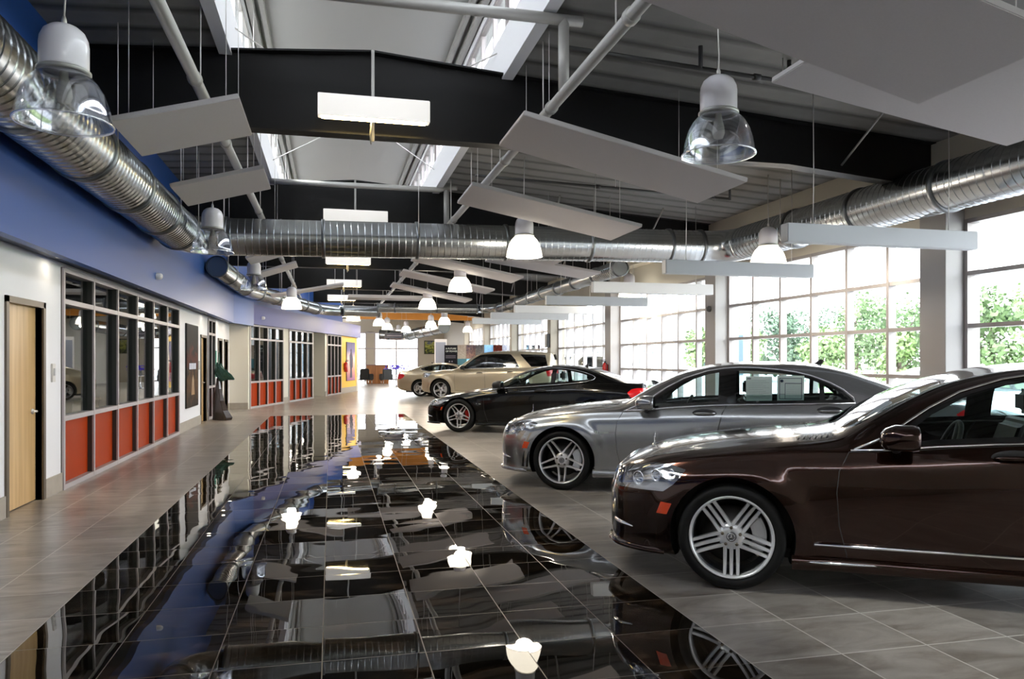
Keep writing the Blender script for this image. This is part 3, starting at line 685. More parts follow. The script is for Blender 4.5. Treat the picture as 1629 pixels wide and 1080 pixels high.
def coupe_spec(**kw):
    gi = shrink(CP_DLO, .022)
    S = dict(x=(-.81, 3.84), wb=2.765, R=.335, rr=.248, track=.77, zw=.64, flare=.02, flare_y=.6, flare_z=.8, top_z=.9, floor=.32,
        W=[(-.81, .40), (-.795, .54), (-.76, .67), (-.70, .75), (-.55, .83), (-.3, .875), (0, .89), (.5, .888), (1.5, .885), (2.4, .89), (2.8, .895), (3.2, .87), (3.5, .83), (3.7, .77), (3.8, .66), (3.84, .45)],
        T=[(-.81, .42), (-.795, .54), (-.76, .61), (-.66, .665), (-.5, .72), (-.2, .785), (.12, .84), (.4, .88), (.56, .905), (.75, 1.0), (.95, 1.105), (1.2, 1.225), (1.45, 1.305), (1.7, 1.35), (1.95, 1.372), (2.2, 1.37), (2.5, 1.335), (2.8, 1.265), (3.1, 1.165), (3.3, 1.095), (3.5, 1.05), (3.66, 1.05), (3.74, 1.04), (3.79, .86), (3.84, .62)],
        B=[(-.81, .28), (-.78, .2), (-.7, .165), (-.4, .16), (.3, .165), (2.4, .17), (3.2, .2), (3.6, .25), (3.84, .38)],
        Bl=[(-.81, .38), (-.795, .47), (-.76, .54), (-.66, .61), (-.5, .665), (-.2, .73), (.12, .785), (.4, .83), (.7, .865), (1.0, .90), (1.5, .94), (2.0, .975), (2.4, 1.012), (2.75, 1.03), (3.1, 1.03), (3.4, 1.015), (3.66, 1.0), (3.74, .95), (3.79, .80), (3.84, .58)],
        Yb=[(-.81, .32), (-.78, .5), (-.7, .65), (-.5, .73), (-.2, .77), (.12, .79), (.6, .81), (1.0, .82), (2.3, .82), (2.7, .80), (3.1, .77), (3.4, .74), (3.66, .68), (3.79, .56), (3.84, .35)],
        Yr=[(-.81, .2), (-.78, .33), (-.7, .43), (-.4, .53), (0, .58), (.56, .60), (.85, .62), (1.2, .57), (1.6, .545), (2.2, .55), (2.7, .55), (3.1, .56), (3.4, .56), (3.7, .5), (3.84, .25)],
        dr=[(-.81, .01), (-.4, .03), (.56, .035), (1.2, .05), (1.6, .055), (2.2, .055), (2.8, .045), (3.3, .03), (3.84, .015)],
        doors=[('door', [(.60, .85), (.545, .7), (.55, .45), (.62, .22), (1.88, .22), (1.90, .5), (1.93, .8), (1.975, .975), (1.5, .93), (.95, .89)])],
        bumper=[(-1.2, -.1), (-.3, -.1), (-.37, .38), (-.36, .45), (-.30, .53), (-1.2, .52)], bump_line=[(-.72, .522), (-.5, .524), (-.31, .528)],
        rear_bumper=[(3.12, -.1), (5, -.1), (5, .6), (3.16, .58), (3.2, .4)],
        hood=[(-.66, -.1), (.53, -.1), (.60, .4), (.66, .62), (.2, .63), (-.3, .58), (-.55, .47)],
        dlo=[CP_DLO], glass=[clip(gi, .6, 1.91), clip(gi, 2.0, 3)],
        ws=[(.58, -.1), (1.36, -.1), (1.34, .3), (1.25, .46), (1.0, .53), (.74, .57), (.69, .55), (.62, .4)],
        rw=[(2.55, -.1), (3.28, -.1), (3.26, .3), (3.15, .46), (2.9, .48), (2.62, .44), (2.57, .3)],
        lamp=[(-.22, .675), (-.30, .62), (-.40, .56), (-.55, .535), (-1.0, .53), (-1.0, .64), (-.60, .66), (-.42, .695), (-.30, .70)],
        tail=[(3.60, .93), (5, .93), (5, .71), (3.62, .70), (3.48, .76), (3.42, .84), (3.50, .91)],
        marker=[(-.40, .445), (-.335, .445), (-.30, .505), (-.365, .51)],
        trim=[[(.70, .873), (.95, .906), (1.5, .943), (1.98, .978), (2.35, 1.013), (2.61, 1.046), (2.76, 1.088), (2.785, 1.13), (2.73, 1.167), (2.57, 1.222), (2.35, 1.272), (2.1, 1.303), (1.9, 1.310), (1.65, 1.295), (1.45, 1.262), (1.2, 1.178), (.95, 1.05), (.68, .885)]],
        handles=[(1.72, .85)], mirror=(.86, .975), mirrormat=BLACK, bulbs=[(-.50, .605, .04), (-.38, .63, .03)],
        grille=(.44, .60, .34), intake=(.23, .34, .45), lip=(.16, .04), fog=(-.70, .31), skirt=(.36, 2.42, .155, .05), antenna=2.45,
        dash_z=.83, dash_x=.95, seats=(1.62, 2.35), ws_mirror=(1.3, 1.2))
    S.update(kw); return S
GL_DLO = [(.84, 1.15), (1.2, 1.165), (2.0, 1.19), (3.05, 1.215), (2.88, 1.50), (2.70, 1.68), (2.62, 1.70), (2.1, 1.705), (1.7, 1.69), (1.5, 1.665), (1.25, 1.52), (1.0, 1.32)]
GL_Q = [(3.50, 1.235), (4.10, 1.26), (3.98, 1.66), (3.1, 1.695), (3.05, 1.68)]
def suv_spec(**kw):
    S = dict(x=(-.88, 4.28), wb=3.075, R=.385, rr=.27, track=.82, zw=.85, flare=.035, flare_y=.6, flare_z=1.0, top_z=1.2, floor=.62,
        W=[(-.88, .5), (-.865, .64), (-.82, .76), (-.7, .86), (-.45, .93), (0, .965), (1, .965), (3, .965), (3.7, .945), (4.1, .90), (4.22, .84), (4.28, .66)],
        T=[(-.88, .85), (-.865, .97), (-.82, 1.03), (-.7, 1.06), (-.3, 1.10), (.1, 1.135), (.42, 1.165), (.62, 1.25), (.85, 1.41), (1.1, 1.57), (1.35, 1.70), (1.6, 1.77), (2.0, 1.815), (2.6, 1.835), (3.3, 1.82), (4.0, 1.77), (4.18, 1.73), (4.24, 1.5), (4.28, 1.05)],
        B=[(-.88, .45), (-.82, .32), (-.6, .27), (.3, .28), (2.8, .28), (3.6, .32), (4.1, .38), (4.28, .5)],
        Bl=[(-.88, .80), (-.865, .90), (-.82, .96), (-.7, 1.0), (-.3, 1.04), (.1, 1.07), (.5, 1.10), (1, 1.13), (2, 1.165), (3, 1.19), (3.7, 1.215), (4.1, 1.21), (4.22, 1.15), (4.28, .95)],
        Yb=[(-.88, .42), (-.82, .68), (-.7, .78), (-.3, .85), (.1, .87), (1, .88), (3, .88), (3.7, .865), (4.1, .82), (4.22, .76), (4.28, .6)],
        Yr=[(-.88, .3), (-.82, .5), (-.5, .6), (.42, .68), (.85, .72), (1.35, .68), (2, .68), (3.3, .68), (4.0, .66), (4.22, .62), (4.28, .45)],
        dr=[(-.88, .02), (.42, .04), (1.35, .06), (3.3, .06), (4.28, .04)],
        doors=[('door', [(.60, 1.09), (.56, .8), (.58, .36), (1.75, .36), (1.75, 1.14), (1.0, 1.115)]), ('door', [(1.76, 1.14), (1.76, .36), (2.6, .36)] + archpts(3.075, .385, .5, 178, 125) + [(2.9, .95), (3.0, 1.18), (2.4, 1.165)])],
        dlo=[GL_DLO, GL_Q], glass=[clip(shrink(GL_DLO, .03), .7, 1.72), clip(shrink(GL_DLO, .03), 1.8, 3.2), shrink(GL_Q, .03)],
        ws=[(.46, -.1), (1.33, -.1), (1.30, .4), (1.2, .6), (.9, .65), (.60, .66), (.5, .5)], rw=[(4.19, -.1), (4.27, -.1), (4.26, .4), (4.2, .4)],
        lamp=[(-.36, 1.0), (-.42, .93), (-.50, .84), (-1, .82), (-1, .98), (-.70, 1.0)], tail=[(4.02, 1.18), (5, 1.18), (5, .9), (4.1, .9)],
        trim=[[(.75, 1.135), (1.2, 1.153), (2.0, 1.178), (3.06, 1.203)]], handles=[(1.55, 1.0), (2.72, 1.03)], mirror=(.93, 1.2), mirrormat=BLACK,
        bulbs=[(-.62, .91, .05)], grille=(.68, .95, .40), intake=(.45, .58, .5), skirt=(.45, 2.6, .27, .05), glassmat=DARKGLASS,
        dash_z=1.1, dash_x=1.0, seats=(1.7, 2.6), ws_mirror=(1.3, 1.5))
    S.update(kw); return S

# ---------------------------------------------------------------- setting: floor, walls, roof
BAY = [2.2 + 6.1 * k for k in range(9)]          # near faces of the column lines
WX, CX = 8.2, 7.85                               # window plane, inner column face
LX, FX = -2.93, -2.6                             # left wall, blue fascia
YEND = 56.0
TGREY = tile_mat('grey_tile', [(.18, .152, .13), (.29, .262, .235), (.38, .35, .318)], (.60, .58, .54), .25, .30, .002, s=.5, gw=.008, rvar=.10, spec=.6)
TDARK = tile_mat('dark_polished_tile', [(.004, .0035, .003), (.012, .009, .006), (.10, .062, .038)], (.12, .10, .085), .012, 1.0, .006, s=.5, gw=.005, wave=.5, spec=.8)
fl = MB()
for lo, hi in (((-7.5, -4, -.2), (-1.54, YEND + 1, 0)), ((1.96, -4, -.2), (8.35, YEND + 1, 0)), ((-1.54, 20.75, -.2), (1.96, YEND + 1, 0)), ((-1.54, -4, -.2), (1.96, -3.5, 0))): fl.box(lo, hi)
struct(fl.build('floor', TGREY)); tag(struct(box('floor_dark_strip', (-1.54, -3.5, -.2), (1.96, 20.75, 0), TDARK)), None)

def wall(name, boxes, mat, M=None, parent=None, bevel=0):
    m = MB()
    for lo, hi in boxes: m.box(lo, hi, M)
    return struct(m.build(name, mat, parent, bevel))
SF0, SF1 = 9.37, 16.05
DOORS = [(7.93, 8.80), (18.70, 19.45), (21.45, 22.15), (22.65, 23.30)]
SL = [(19.70, 20.85)]
segs = []; y = -3.5
for a, b, z0 in sorted([(d[0], d[1], 2.02) for d in DOORS] + [(SF0, SF1, 2.5), (SL[0][0], SL[0][1], 2.5)]):
    segs.append(((LX - .14, y, 0), (LX, a, 2.56))); segs.append(((LX - .14, a, z0), (LX, b, 2.56))); y = b
segs.append(((LX - .14, y, 0), (LX, 23.9, 2.56)))
wall('wall_left', segs, WHITE)
bb = [((LX - .0, a, 0), (LX + .018, b, .2)) for a, b in ((-3.5, 7.86), (8.87, SF0), (SF1, 18.63), (19.52, 19.68), (20.87, 21.38), (22.22, 22.58), (23.37, 23.9))]
STONE = pm('stone_skirting', (.36, .32, .27), .5, noise=.15)
wall('baseboard_left', bb, STONE)
# angled run of offices beyond
P0 = Vector((-2.4, 23.9)); DV = Vector((3.85, 14.0)).normalized(); ANG = math.atan2(DV.y, DV.x)
MD = Matrix.Translation((P0.x, P0.y, 0)) @ Matrix.Rotation(ANG, 4, 'Z')       # local x runs along the wall, local -y faces the hall
wall('wall_return', [((LX - .14, 23.78, 0), (P0.x, 23.92, 2.56))], CREAM)
wall('baseboard_return', [((LX, 23.76, 0), (P0.x, 23.78, .2))], STONE)
wall('wall_angled', [((-.02, 0, 0), (.08, .14, 2.6)), ((3.07, 0, 0), (3.66, .14, 2.6)), ((6.45, 0, 0), (6.62, .14, 2.6)), ((6.62, 1.2, 0), (8.2, 1.3, 2.6)), ((8.2, 0, 0), (8.47, .14, 2.6)), ((6.5, .14, 0), (6.62, 1.25, 2.6)), ((8.2, .14, 0), (8.32, 1.25, 2.6)), ((13.55, -.02, 0), (13.85, .6, 2.6))], CREAM, MD)
wall('wall_angled_yellow', [((10.72, 0, 0), (13.55, .14, 2.6))], YELLOW, MD)
wall('baseboard_angled', [((3.07, -.018, 0), (3.66, 0, .2)), ((8.2, -.018, 0), (8.47, 0, .2)), ((10.72, -.018, 0), (13.6, 0, .25)), ((6.62, 1.18, 0), (8.2, 1.2, .2))], STONE, MD)
# soffit and blue fascia
wall('ceiling_soffit', [((-7.5, -3.5, 2.55), (FX - .05, 22.15, 2.75)), ((-7.5, 22, 2.56), (-2.66, 24.2, 2.75))], SOFF)
wall('ceiling_offices', [((-.3, -.1, 2.6), (14, 3.4, 2.74))], SOFF, MD)
wall('wall_fascia', [((FX - .1, -3.5, 2.5), (FX, 22.1, 4.7))], BLUE)
m = MB(); m.prism([(-2.6, 22.0), (-2.25, 23.9), (-2.35, 23.9), (-2.7, 22.1)], lambda u, v: (u, v, 2.5), lambda u, v: (u, v, 4.6)); struct(m.build('wall_fascia_bend', BLUE))
VIOLET = pm('lavender_blue_paint', (.085, .095, .27), .5, spec=.3)
wall('wall_fascia_angled', [((-.15, -.14, 2.56), (13.9, -.02, 3.15)), ((13.8, -.14, 2.56), (13.9, .9, 3.15))], VIOLET, MD)
wall('wall_blue_upper', [((-.15, .75, 3.0), (13.9, .85, 4.7))], BLUE, MD)
wall('ceiling_ledge', [((-.15, -.02, 3.1), (13.9, .8, 3.15))], BLUE, MD)
# office back walls
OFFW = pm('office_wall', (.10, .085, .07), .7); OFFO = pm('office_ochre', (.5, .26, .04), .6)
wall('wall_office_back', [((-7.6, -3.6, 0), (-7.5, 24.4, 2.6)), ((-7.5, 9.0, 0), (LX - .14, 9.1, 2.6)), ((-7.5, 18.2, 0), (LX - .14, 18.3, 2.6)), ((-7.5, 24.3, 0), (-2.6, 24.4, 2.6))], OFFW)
wall('wall_office_ochre', [((-7.5, 13.2, 0), (-4.6, 13.3, 2.6))], OFFO)
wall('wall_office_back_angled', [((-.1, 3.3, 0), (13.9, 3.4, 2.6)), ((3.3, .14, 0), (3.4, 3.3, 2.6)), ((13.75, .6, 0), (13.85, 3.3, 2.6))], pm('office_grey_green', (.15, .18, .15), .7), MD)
# far end
wall('wall_end', [((-3, YEND, 0), (1.0, YEND + .2, 5)), ((6.35, YEND, 0), (9, YEND + .2, 5)), ((1.0, YEND, 3.55), (6.35, YEND + .2, 5)), ((2.55, YEND, 0), (3.1, YEND + .2, 3.6))], pm('beige_wall', (.50, .45, .37), .6))
wall('wall_far_left', [((-3.2, 38, 0), (-3, YEND, 5))], CREAM)
wall('wall_bulkhead', [((1.0, 43.5, 3.82), (8.3, 43.8, 4.9))], ORANGE)
wall('wall_far_right', [((WX, BAY[7] + .45, 0), (WX + .2, YEND, 5))], pm('taupe_wall', (.38, .34, .28), .6))
# right wall above the windows
wall('wall_right', [((WX - .05, -4, 3.31), (WX + .25, BAY[7] + .5, 4.75)), ((WX - .02, -4, 0), (WX + .25, BAY[7] + .5, .10))], CREAM)
wall('trim_right', [((CX - .05, -4, 4.0), (WX, BAY[7] + .5, 4.42))], pm('cream_band', (.62, .58, .48), .6))
wall('wall_back', [((-7.6, -4.2, 0), (8.5, -4, 5.6))], CREAM)
for i, yb in enumerate(BAY):
    if i < 8: wall('column', [((CX, yb, 0), (WX + .2, yb + .45, 4.2))], GREYP if i < 4 else pm('taupe_paint', (.36, .32, .26), .6), bevel=.004)
# glazing of the long window wall, one window to a bay
FRAME = pm('window_frame_paint', (.36, .335, .33), .4, .2)
for i in range(8):
    a, b = BAY[i] + .45, BAY[i + 1]
    if i == 7: break
    m = MB(); npan = 6; zs = [.13, .53, 1.22, 1.91, 2.60, 3.29]
    for k in range(npan + 1):
        y = a + .03 + (b - a - .06) * k / npan
        m.box((WX - .06, y - .028, .1), (WX + .07, y + .028, 3.31))
    for z in zs: m.box((WX - .055, a, z - .028), (WX + .065, b, z + .028))
    w = struct(m.build('window_%d' % (i + 1), FRAME))
    box('pane', (WX + .0, a, .1), (WX + .012, b, 3.3), PANE, w)
w = struct(MB().box((WX - .06, -4, .1), (WX + .07, -3.9, 3.3)).build('window_9', FRAME)); 
m = MB(); 
for k in range(8):
    y = -4 + 6.2 * k / 6
    if y < 2.2: m.box((WX - .06, y - .03, .1), (WX + .07, y + .03, 3.31))
for z in (.13, .53, 1.22, 1.91, 2.60, 3.29): m.box((WX - .055, -4, z - .028), (WX + .065, 2.2, z + .028))
m.build('window_frame', FRAME, w); box('pane', (WX, -4, .1), (WX + .012, 2.2, 3.3), PANE, w)
# entrance glazing at the far end
m = MB()
for x in (1.0, 1.75, 2.5, 3.15, 4.7, 6.3): m.box((x - .05, YEND - .02, 0), (x + .05, YEND + .12, 3.55))
for z in (.08, 2.35, 3.5): m.box((1.0, YEND - .01, z - .05), (6.35, YEND + .1, z + .05))
w = struct(m.build('window_10', PINKISH)); box('pane', (1.0, YEND + .05, .05), (6.35, YEND + .06, 3.5), PANE, w)

# roof: two shallow slopes and the raised monitor between them
DECK = ribbed_mat('roof_deck', (.22, .215, .205), (.07, .068, .065), 1, .42, .6, 0, .22, .7, .03, .25)
XM0, XM1, XC = -1.05, 1.95, .45
def zroof(x): return 4.74 - .068 * max(0, abs(x - XC) - 1.5)
for nm, xa, xb in (('ceiling_roof_right', XM1, 8.6), ('ceiling_roof_left', -7.7, XM0)):
    m = MB(); m.prism([(xa, zroof(xa)), (xb, zroof(xb)), (xb, zroof(xb) + .2), (xa, zroof(xa) + .2)], lambda u, v: (u, -4.2, v), lambda u, v: (u, YEND + .3, v)); struct(m.build(nm, DECK))
LITE = pm('monitor_sheet', (.62, .62, .61), .5, noise=.05, nscale=.6)
MONW = pm('monitor_wall', (.84, .84, .87), .55)
wall('wall_monitor_right', [((XM1 - .03, -4.2, 4.70), (XM1 + .1, YEND, 5.22)), ((XM1, -4.2, 5.84), (XM1 + .1, YEND, 6.12))], MONW)
wall('wall_monitor_left', [((XM0 - .1, -4.2, 4.70), (XM0 + .03, YEND, 5.22)), ((XM0 - .1, -4.2, 5.84), (XM0, YEND, 6.12))], MONW)
m = MB(); m.prism([(XM0 - .3, 6.08), (XC, 6.2), (XM1 + .3, 6.08), (XM1 + .3, 6.25), (XM0 - .3, 6.25)], lambda u, v: (u, -4.2, v), lambda u, v: (u, YEND, v)); struct(m.build('ceiling_monitor', LITE))
wall('trim_monitor', [((XM1 - .10, -4.2, 5.93), (XM1 - .02, YEND, 6.06)), ((XM0 + .02, -4.2, 5.93), (XM0 + .10, YEND, 6.06)), ((XM1 - .22, -4.2, 5.99), (XM1 - .16, YEND, 6.09)), ((XM0 + .16, -4.2, 5.99), (XM0 + .22, YEND, 6.09))], PIPE)
wn_ = 11
for s_, x0_ in ((1, XM1), (-1, XM0)):
    for i in range(-1, 8):
        a, b = 2.3 + 6.1 * i + .05, 2.3 + 6.1 * (i + 1) - .05
        m = MB(); xc = x0_ + s_ * .05
        for k in range(9): y = a + (b - a) * k / 8; m.box((xc - .03, y - .02, 5.2), (xc + .03, y + .02, 5.86))
        for z in (5.235, 5.83): m.box((xc - .03, a, z - .022), (xc + .03, b, z + .022))
        m.box((xc - .05, a - .06, 5.2), (xc + .05, a, 5.86))
        w = struct(m.build('window_%d' % wn_, PINKISH if s_ > 0 else ALU)); wn_ += 1
        box('pane', (xc - .004, a, 5.22), (xc + .004, b, 5.84), PANE, w)
# tapered steel frames
for i in range(1, 8):
    y = BAY[i] + .2
    top = [(-7.2, zroof(-7.2) - .01), (XM0, 4.72), (XC, 4.84), (XM1, 4.72), (7.95, zroof(7.95) - .01)]; bot = [(7.95, 3.72), (5.6, 3.92), (-5.6, 3.92), (-7.2, 3.7)]
    m = MB(); m.prism(top + bot, lambda u, v: (u, y - .008, v), lambda u, v: (u, y + .008, v))
    for pts in (top, bot):
        for (x0_, z0_), (x1_, z1_) in zip(pts, pts[1:]):
            m.prism([(x0_, z0_), (x1_, z1_), (x1_, z1_ + .02), (x0_, z0_ + .02)], lambda u, v: (u, y - .1, v), lambda u, v: (u, y + .1, v))
    bm_ = struct(m.build('roof_beam', STEEL))
    g = MB()
    for x in (6.3, 4.2): g.tube([(x, y - 1.0, zroof(x) - .03), (x + .12, y - .02, 3.98)], .018, 4)
    g.build('flange_brace', PIPE, bm_)
    f = empty('beam_light', (XC, y - .42, 3.99)); tag(f, ['long white light box hung on the nearest black roof beam', 'white light box on the second black roof beam, just above the crossing duct', 'white light box on the third black roof beam, seen under the crossing duct', 'small white light box on the fourth black roof beam, over the far hall', 'tiny white light box on a distant black beam', 'tiny white light box on the beam before the orange bulkhead', 'light box past the orange bulkhead'][i - 1], 'light fixture', 'light boxes on the roof beams')
    MB().box((-.58, -.06, 0), (.58, .06, .23)).build('housing', pm('fixture_white', (.85, .83, .8), .4, emit=(1, .93, .85), es=.10), f, .006)
    MB().box((-.54, -.04, -.006), (.54, .05, 0)).build('diffuser', pm('fixture_warm_strip', (.9, .8, .6), .5, emit=(1, .72, .28), es=16), f)
    MB().tube([(0, .31, .86), (0, .31, -.14)], .018, 8).tube([(0, .05, .13), (0, .32, .13)], .015, 6).tube([(-.03, .06, -.0), (-.035, .2, -.10), (-.02, .3, -.17)], .008, 6).build('conduit', PIPE, f)
# diagonal rods under the monitor
for k in (1, 3):
    for a, b in ((XM0, XM1), (XM1, XM0)):
        o = MB().tube([(a, BAY[k] + .4, 5.1), (b, BAY[k + 1], 5.1)], .008, 6).build('bracing_rod', ALU); struct(o)

# office fronts
def storefront(name, M, x0, n, w, ztop, label, pane=OFFPANE, post=.05):
    m = MB(); dk = MB()
    for k in range(n + 1): x = x0 + w * k; m.box((x - post / 2, -.03, 0), (x + post / 2, -.008, ztop), M); dk.box((x - post / 2 + .002, -.008, 0), (x + post / 2 - .002, .10, ztop), M)
    for z in (.03, .80, 2.12, ztop - .025): m.box((x0, -.028, z - .028), (x0 + n * w, .088, z + .028), M)
    o = struct(m.build(name, pm('mauve_grey_frame', (.42, .385, .395), .45, .2))); dk.build('mullion_depth', pm('dark_mullion', (.03, .032, .03), .4), o)
    for k in range(n):
        MB().box((x0 + w * k + .02, .045, .05), (x0 + w * (k + 1) - .02, .06, .78), M).build('lower_panel', RED, o)
        g = MB(); g.box((x0 + w * k + .02, .045, .82), (x0 + w * (k + 1) - .02, .052, 2.10), M); g.box((x0 + w * k + .02, .045, 2.14), (x0 + w * (k + 1) - .02, .052, ztop - .05), M); g.build('pane', pane, o)
    return o
ML = Matrix.Translation((LX, 0, 0)) @ Matrix.Rotation(math.pi / 2, 4, 'Z')
storefront('window_30', ML, SF0 + .03, 6, (SF1 - SF0 - .06) / 6, 2.50, '')
storefront('window_31', ML, SL[0][0] + .02, 2, (SL[0][1] - SL[0][0] - .04) / 2, 2.50, '')
storefront('window_32', MD, .10, 4, 2.95 / 4, 2.56, '')
storefront('window_33', MD, 3.68, 4, 2.74 / 4, 2.56, '')
storefront('window_34', MD, 8.5, 4, 2.2 / 4, 2.56, '')
WOOD = wood_mat('maple_door', (.50, .30, .12), (.66, .44, .21), .35)
for i, (a, b) in enumerate(DOORS):
    m = MB(); t = .05
    for lo, hi in (((a - .06, -.02, 0), (a, .16, 2.06)), ((b, -.02, 0), (b + .06, .16, 2.06)), ((a - .06, -.02, 2.0), (b + .06, .16, 2.06))): m.box(lo, hi, ML)
    d = struct(m.build('door_%d' % (i + 1), BRONZE))
    MB().box((a, .06, .01), (b, .10, 2.0), ML).build('door_leaf', WOOD if i < 2 else BRONZE, d)
    m = MB(); m.lathe([(.028, 0), (.028, .012), (.012, .014), (.012, .05)], 16, M=ML @ Matrix.Translation((b - .09, .06, .93)) @ RX(90)); m.tube([ML @ Vector(p) for p in ((b - .09, .015, .93), (b - .13, .012, .93), (b - .20, .012, .935))], .010, 8); m.build('door_handle', SILVER, d)
d = struct(MB().box((6.62, 1.16, 0), (6.70, 1.22, 2.08), MD).box((7.5, 1.16, 0), (7.58, 1.22, 2.08), MD).box((6.62, 1.16, 2.03), (7.58, 1.22, 2.09), MD).build('door_5', BRONZE)); MB().box((6.70, 1.175, 0), (7.5, 1.195, 2.03), MD).build('door_leaf', pm('dark_door', (.05, .045, .035), .4), d)

# ---------------------------------------------------------------- things on the walls
kp = empty('wall_switch', (LX, 9.10, 1.32)); tag(kp, 'grey wall switch between the maple door and the red panelled office front', 'switch')
MB().box((0, -.045, -.1), (.02, .045, .1)).build('plate', ALU, kp, .004); MB().box((.018, -.02, -.03), (.034, .02, .05)).build('button', SILVER, kp, .003)
kp = empty('wall_switch', (LX, 18.45, 1.35)); tag(kp, 'small grey wall switch between the dark poster and the second door', 'switch')
MB().box((0, -.04, -.1), (.02, .04, .1)).build('plate', ALU, kp, .004)
def poster(name, M, w, h, artm, label, extra=None, frame=BLACK):
    e = empty(name); e.matrix_basis = M; tag(e, label, 'poster')
    MB().box((-w / 2 - .015, 0, -.015), (w / 2 + .015, .03, h + .015)).build('frame', frame, e, .004)
    p = MB().box((-w / 2, -.006, 0), (w / 2, 0, h)).build('print', artm, e)
    if extra: extra(e)
    return e
A1 = art_mat('poster_dark_red', [(.25, (.012, .006, .004)), (.42, (.10, .045, .015)), (.47, (.005, .004, .004)), (.55, (.09, .012, .003)), (.62, (.008, .003, .002)), (.8, (.005, .005, .006))], 5, 2, 3, .3, 2, .45)
def ex1(e):
    for k, (dx, wd) in enumerate(((-.42, .12), (-.24, .12), (-.06, .12), (.12, .12), (.28, .08))): MB().box((dx, -.010, .80), (dx + wd, -.006, .93)).build('white_lettering', pm('print_white', (.75, .78, .9), .5), e)
    m = MB().add([(-.2, -.009, .25), (.2, -.009, .25), (.12, -.009, .55), (.02, -.009, .68), (-.1, -.009, .58)], [(0, 1, 2, 3, 4)]); m.build('figure_print', art_mat('poster_figure', [(.3, (.5, .3, .1)), (.5, (.3, .2, .16)), (.65, (.6, .45, .25))], 12, 2, 7, .4, 3, .8), e)
poster('poster', ML @ Matrix.Translation((17.46, -.03, .47)), 1.38, 1.75, A1, 'tall black poster with a dark red glow and a white band across', ex1)
A2 = art_mat('poster_dusk', [(.0, (.25, .12, .35)), (.3, (.8, .36, .30)), (.55, (.85, .62, .62)), (.72, (.22, .2, .36)), (1, (.05, .05, .12))], 2, 2, 1, .4, 1, .15)
def ex2(e):
    m = MB(); pts = [(-.22, .12), (.2, .12), (.16, .55), (.3, .62), (.34, 1.0), (.2, 1.22), (.12, 1.3), (.10, 1.42), (0, 1.46), (-.1, 1.42), (-.1, 1.3), (-.26, 1.15), (-.26, .7), (-.16, .5)]
    m.prism(pts, lambda u, v: (u, -.012, v), lambda u, v: (u, -.007, v)); m.build('figure_print', pm('print_violet', (.035, .02, .05), .5, noise=.8, nscale=12), e)
poster('poster', MD @ Matrix.Translation((12.4, -.03, .55)), 1.55, 1.75, A2, 'pink and violet poster of a dark figure on the yellow wall', ex2)
def extinguisher(M, label):
    e = empty('fire_extinguisher'); e.matrix_basis = M; tag(e, label, 'fire extinguisher'); R_ = pm('extinguisher_red', (.45, .01, .01), .25, coat=.5)
    MB().lathe([(0, 0), (.07, 0), (.078, .02), (.078, .36), (.06, .42), (.03, .45), (0, .45)], 24, M=Matrix.Translation((0, -.09, 0))).build('cylinder', R_, e)
    MB().lathe([(.03, .44), (.03, .48), (0, .48)], 12, M=Matrix.Translation((0, -.09, 0))).box((-.02, -.2, .48), (.02, -.06, .50)).box((-.02, -.22, .52), (.02, -.08, .535)).build('valve', BLACK, e)
    MB().tube([(.03, -.09, .46), (.11, -.09, .42), (.1, -.09, .2), (.09, -.09, .12)], .012, 8).build('hose', BLACK, e)
    MB().box((-.04, -.015, .1), (.04, 0, .4)).build('bracket', BLACK, e); return e
extinguisher(MD @ Matrix.Translation((11.25, 0, .95)), 'red fire extinguisher on the yellow wall beside the pink poster')
MW3 = Matrix.Translation((CX, BAY[3] + .2, .95)) @ Matrix.Rotation(math.pi / 2 * -1, 4, 'Z')
extinguisher(MW3, 'red fire extinguisher on a grey column by the black coupe tail')
o = MB().lathe([(0, .09), (.03, .085), (.05, .06), (.055, 0)], 20, M=Matrix.Translation((FX, 12.54, 2.75)) @ RY(90)).build('alarm_sensor', WHITE); tag(o, 'small white domed sensor on the blue fascia above the office windows', 'sensor')
o = MB().lathe([(0, .09), (.03, .085), (.05, .06), (.055, 0)], 20, M=MD @ Matrix.Translation((.75, -.14, 2.78)) @ RX(90)).build('alarm_sensor', WHITE); tag(o, 'small white domed sensor on the lavender fascia past the bend', 'sensor')
o = MB().box((CX - .12, BAY[4] + .05, 1.95), (CX, BAY[4] + .4, 2.45)).build('wall_speaker', BLACK, bevel=.01); tag(o, 'black square speaker on the taupe column behind the gold suv', 'speaker')
o = MB().lathe([(0, .08), (.04, .075), (.06, .04), (.06, 0)], 20, M=Matrix.Translation((CX, BAY[2] + .22, 2.55)) @ RY(-90)).build('wall_camera', pm('dark_grey', (.1, .1, .1), .5)); tag(o, 'small round dark camera on the second grey window column', 'camera')
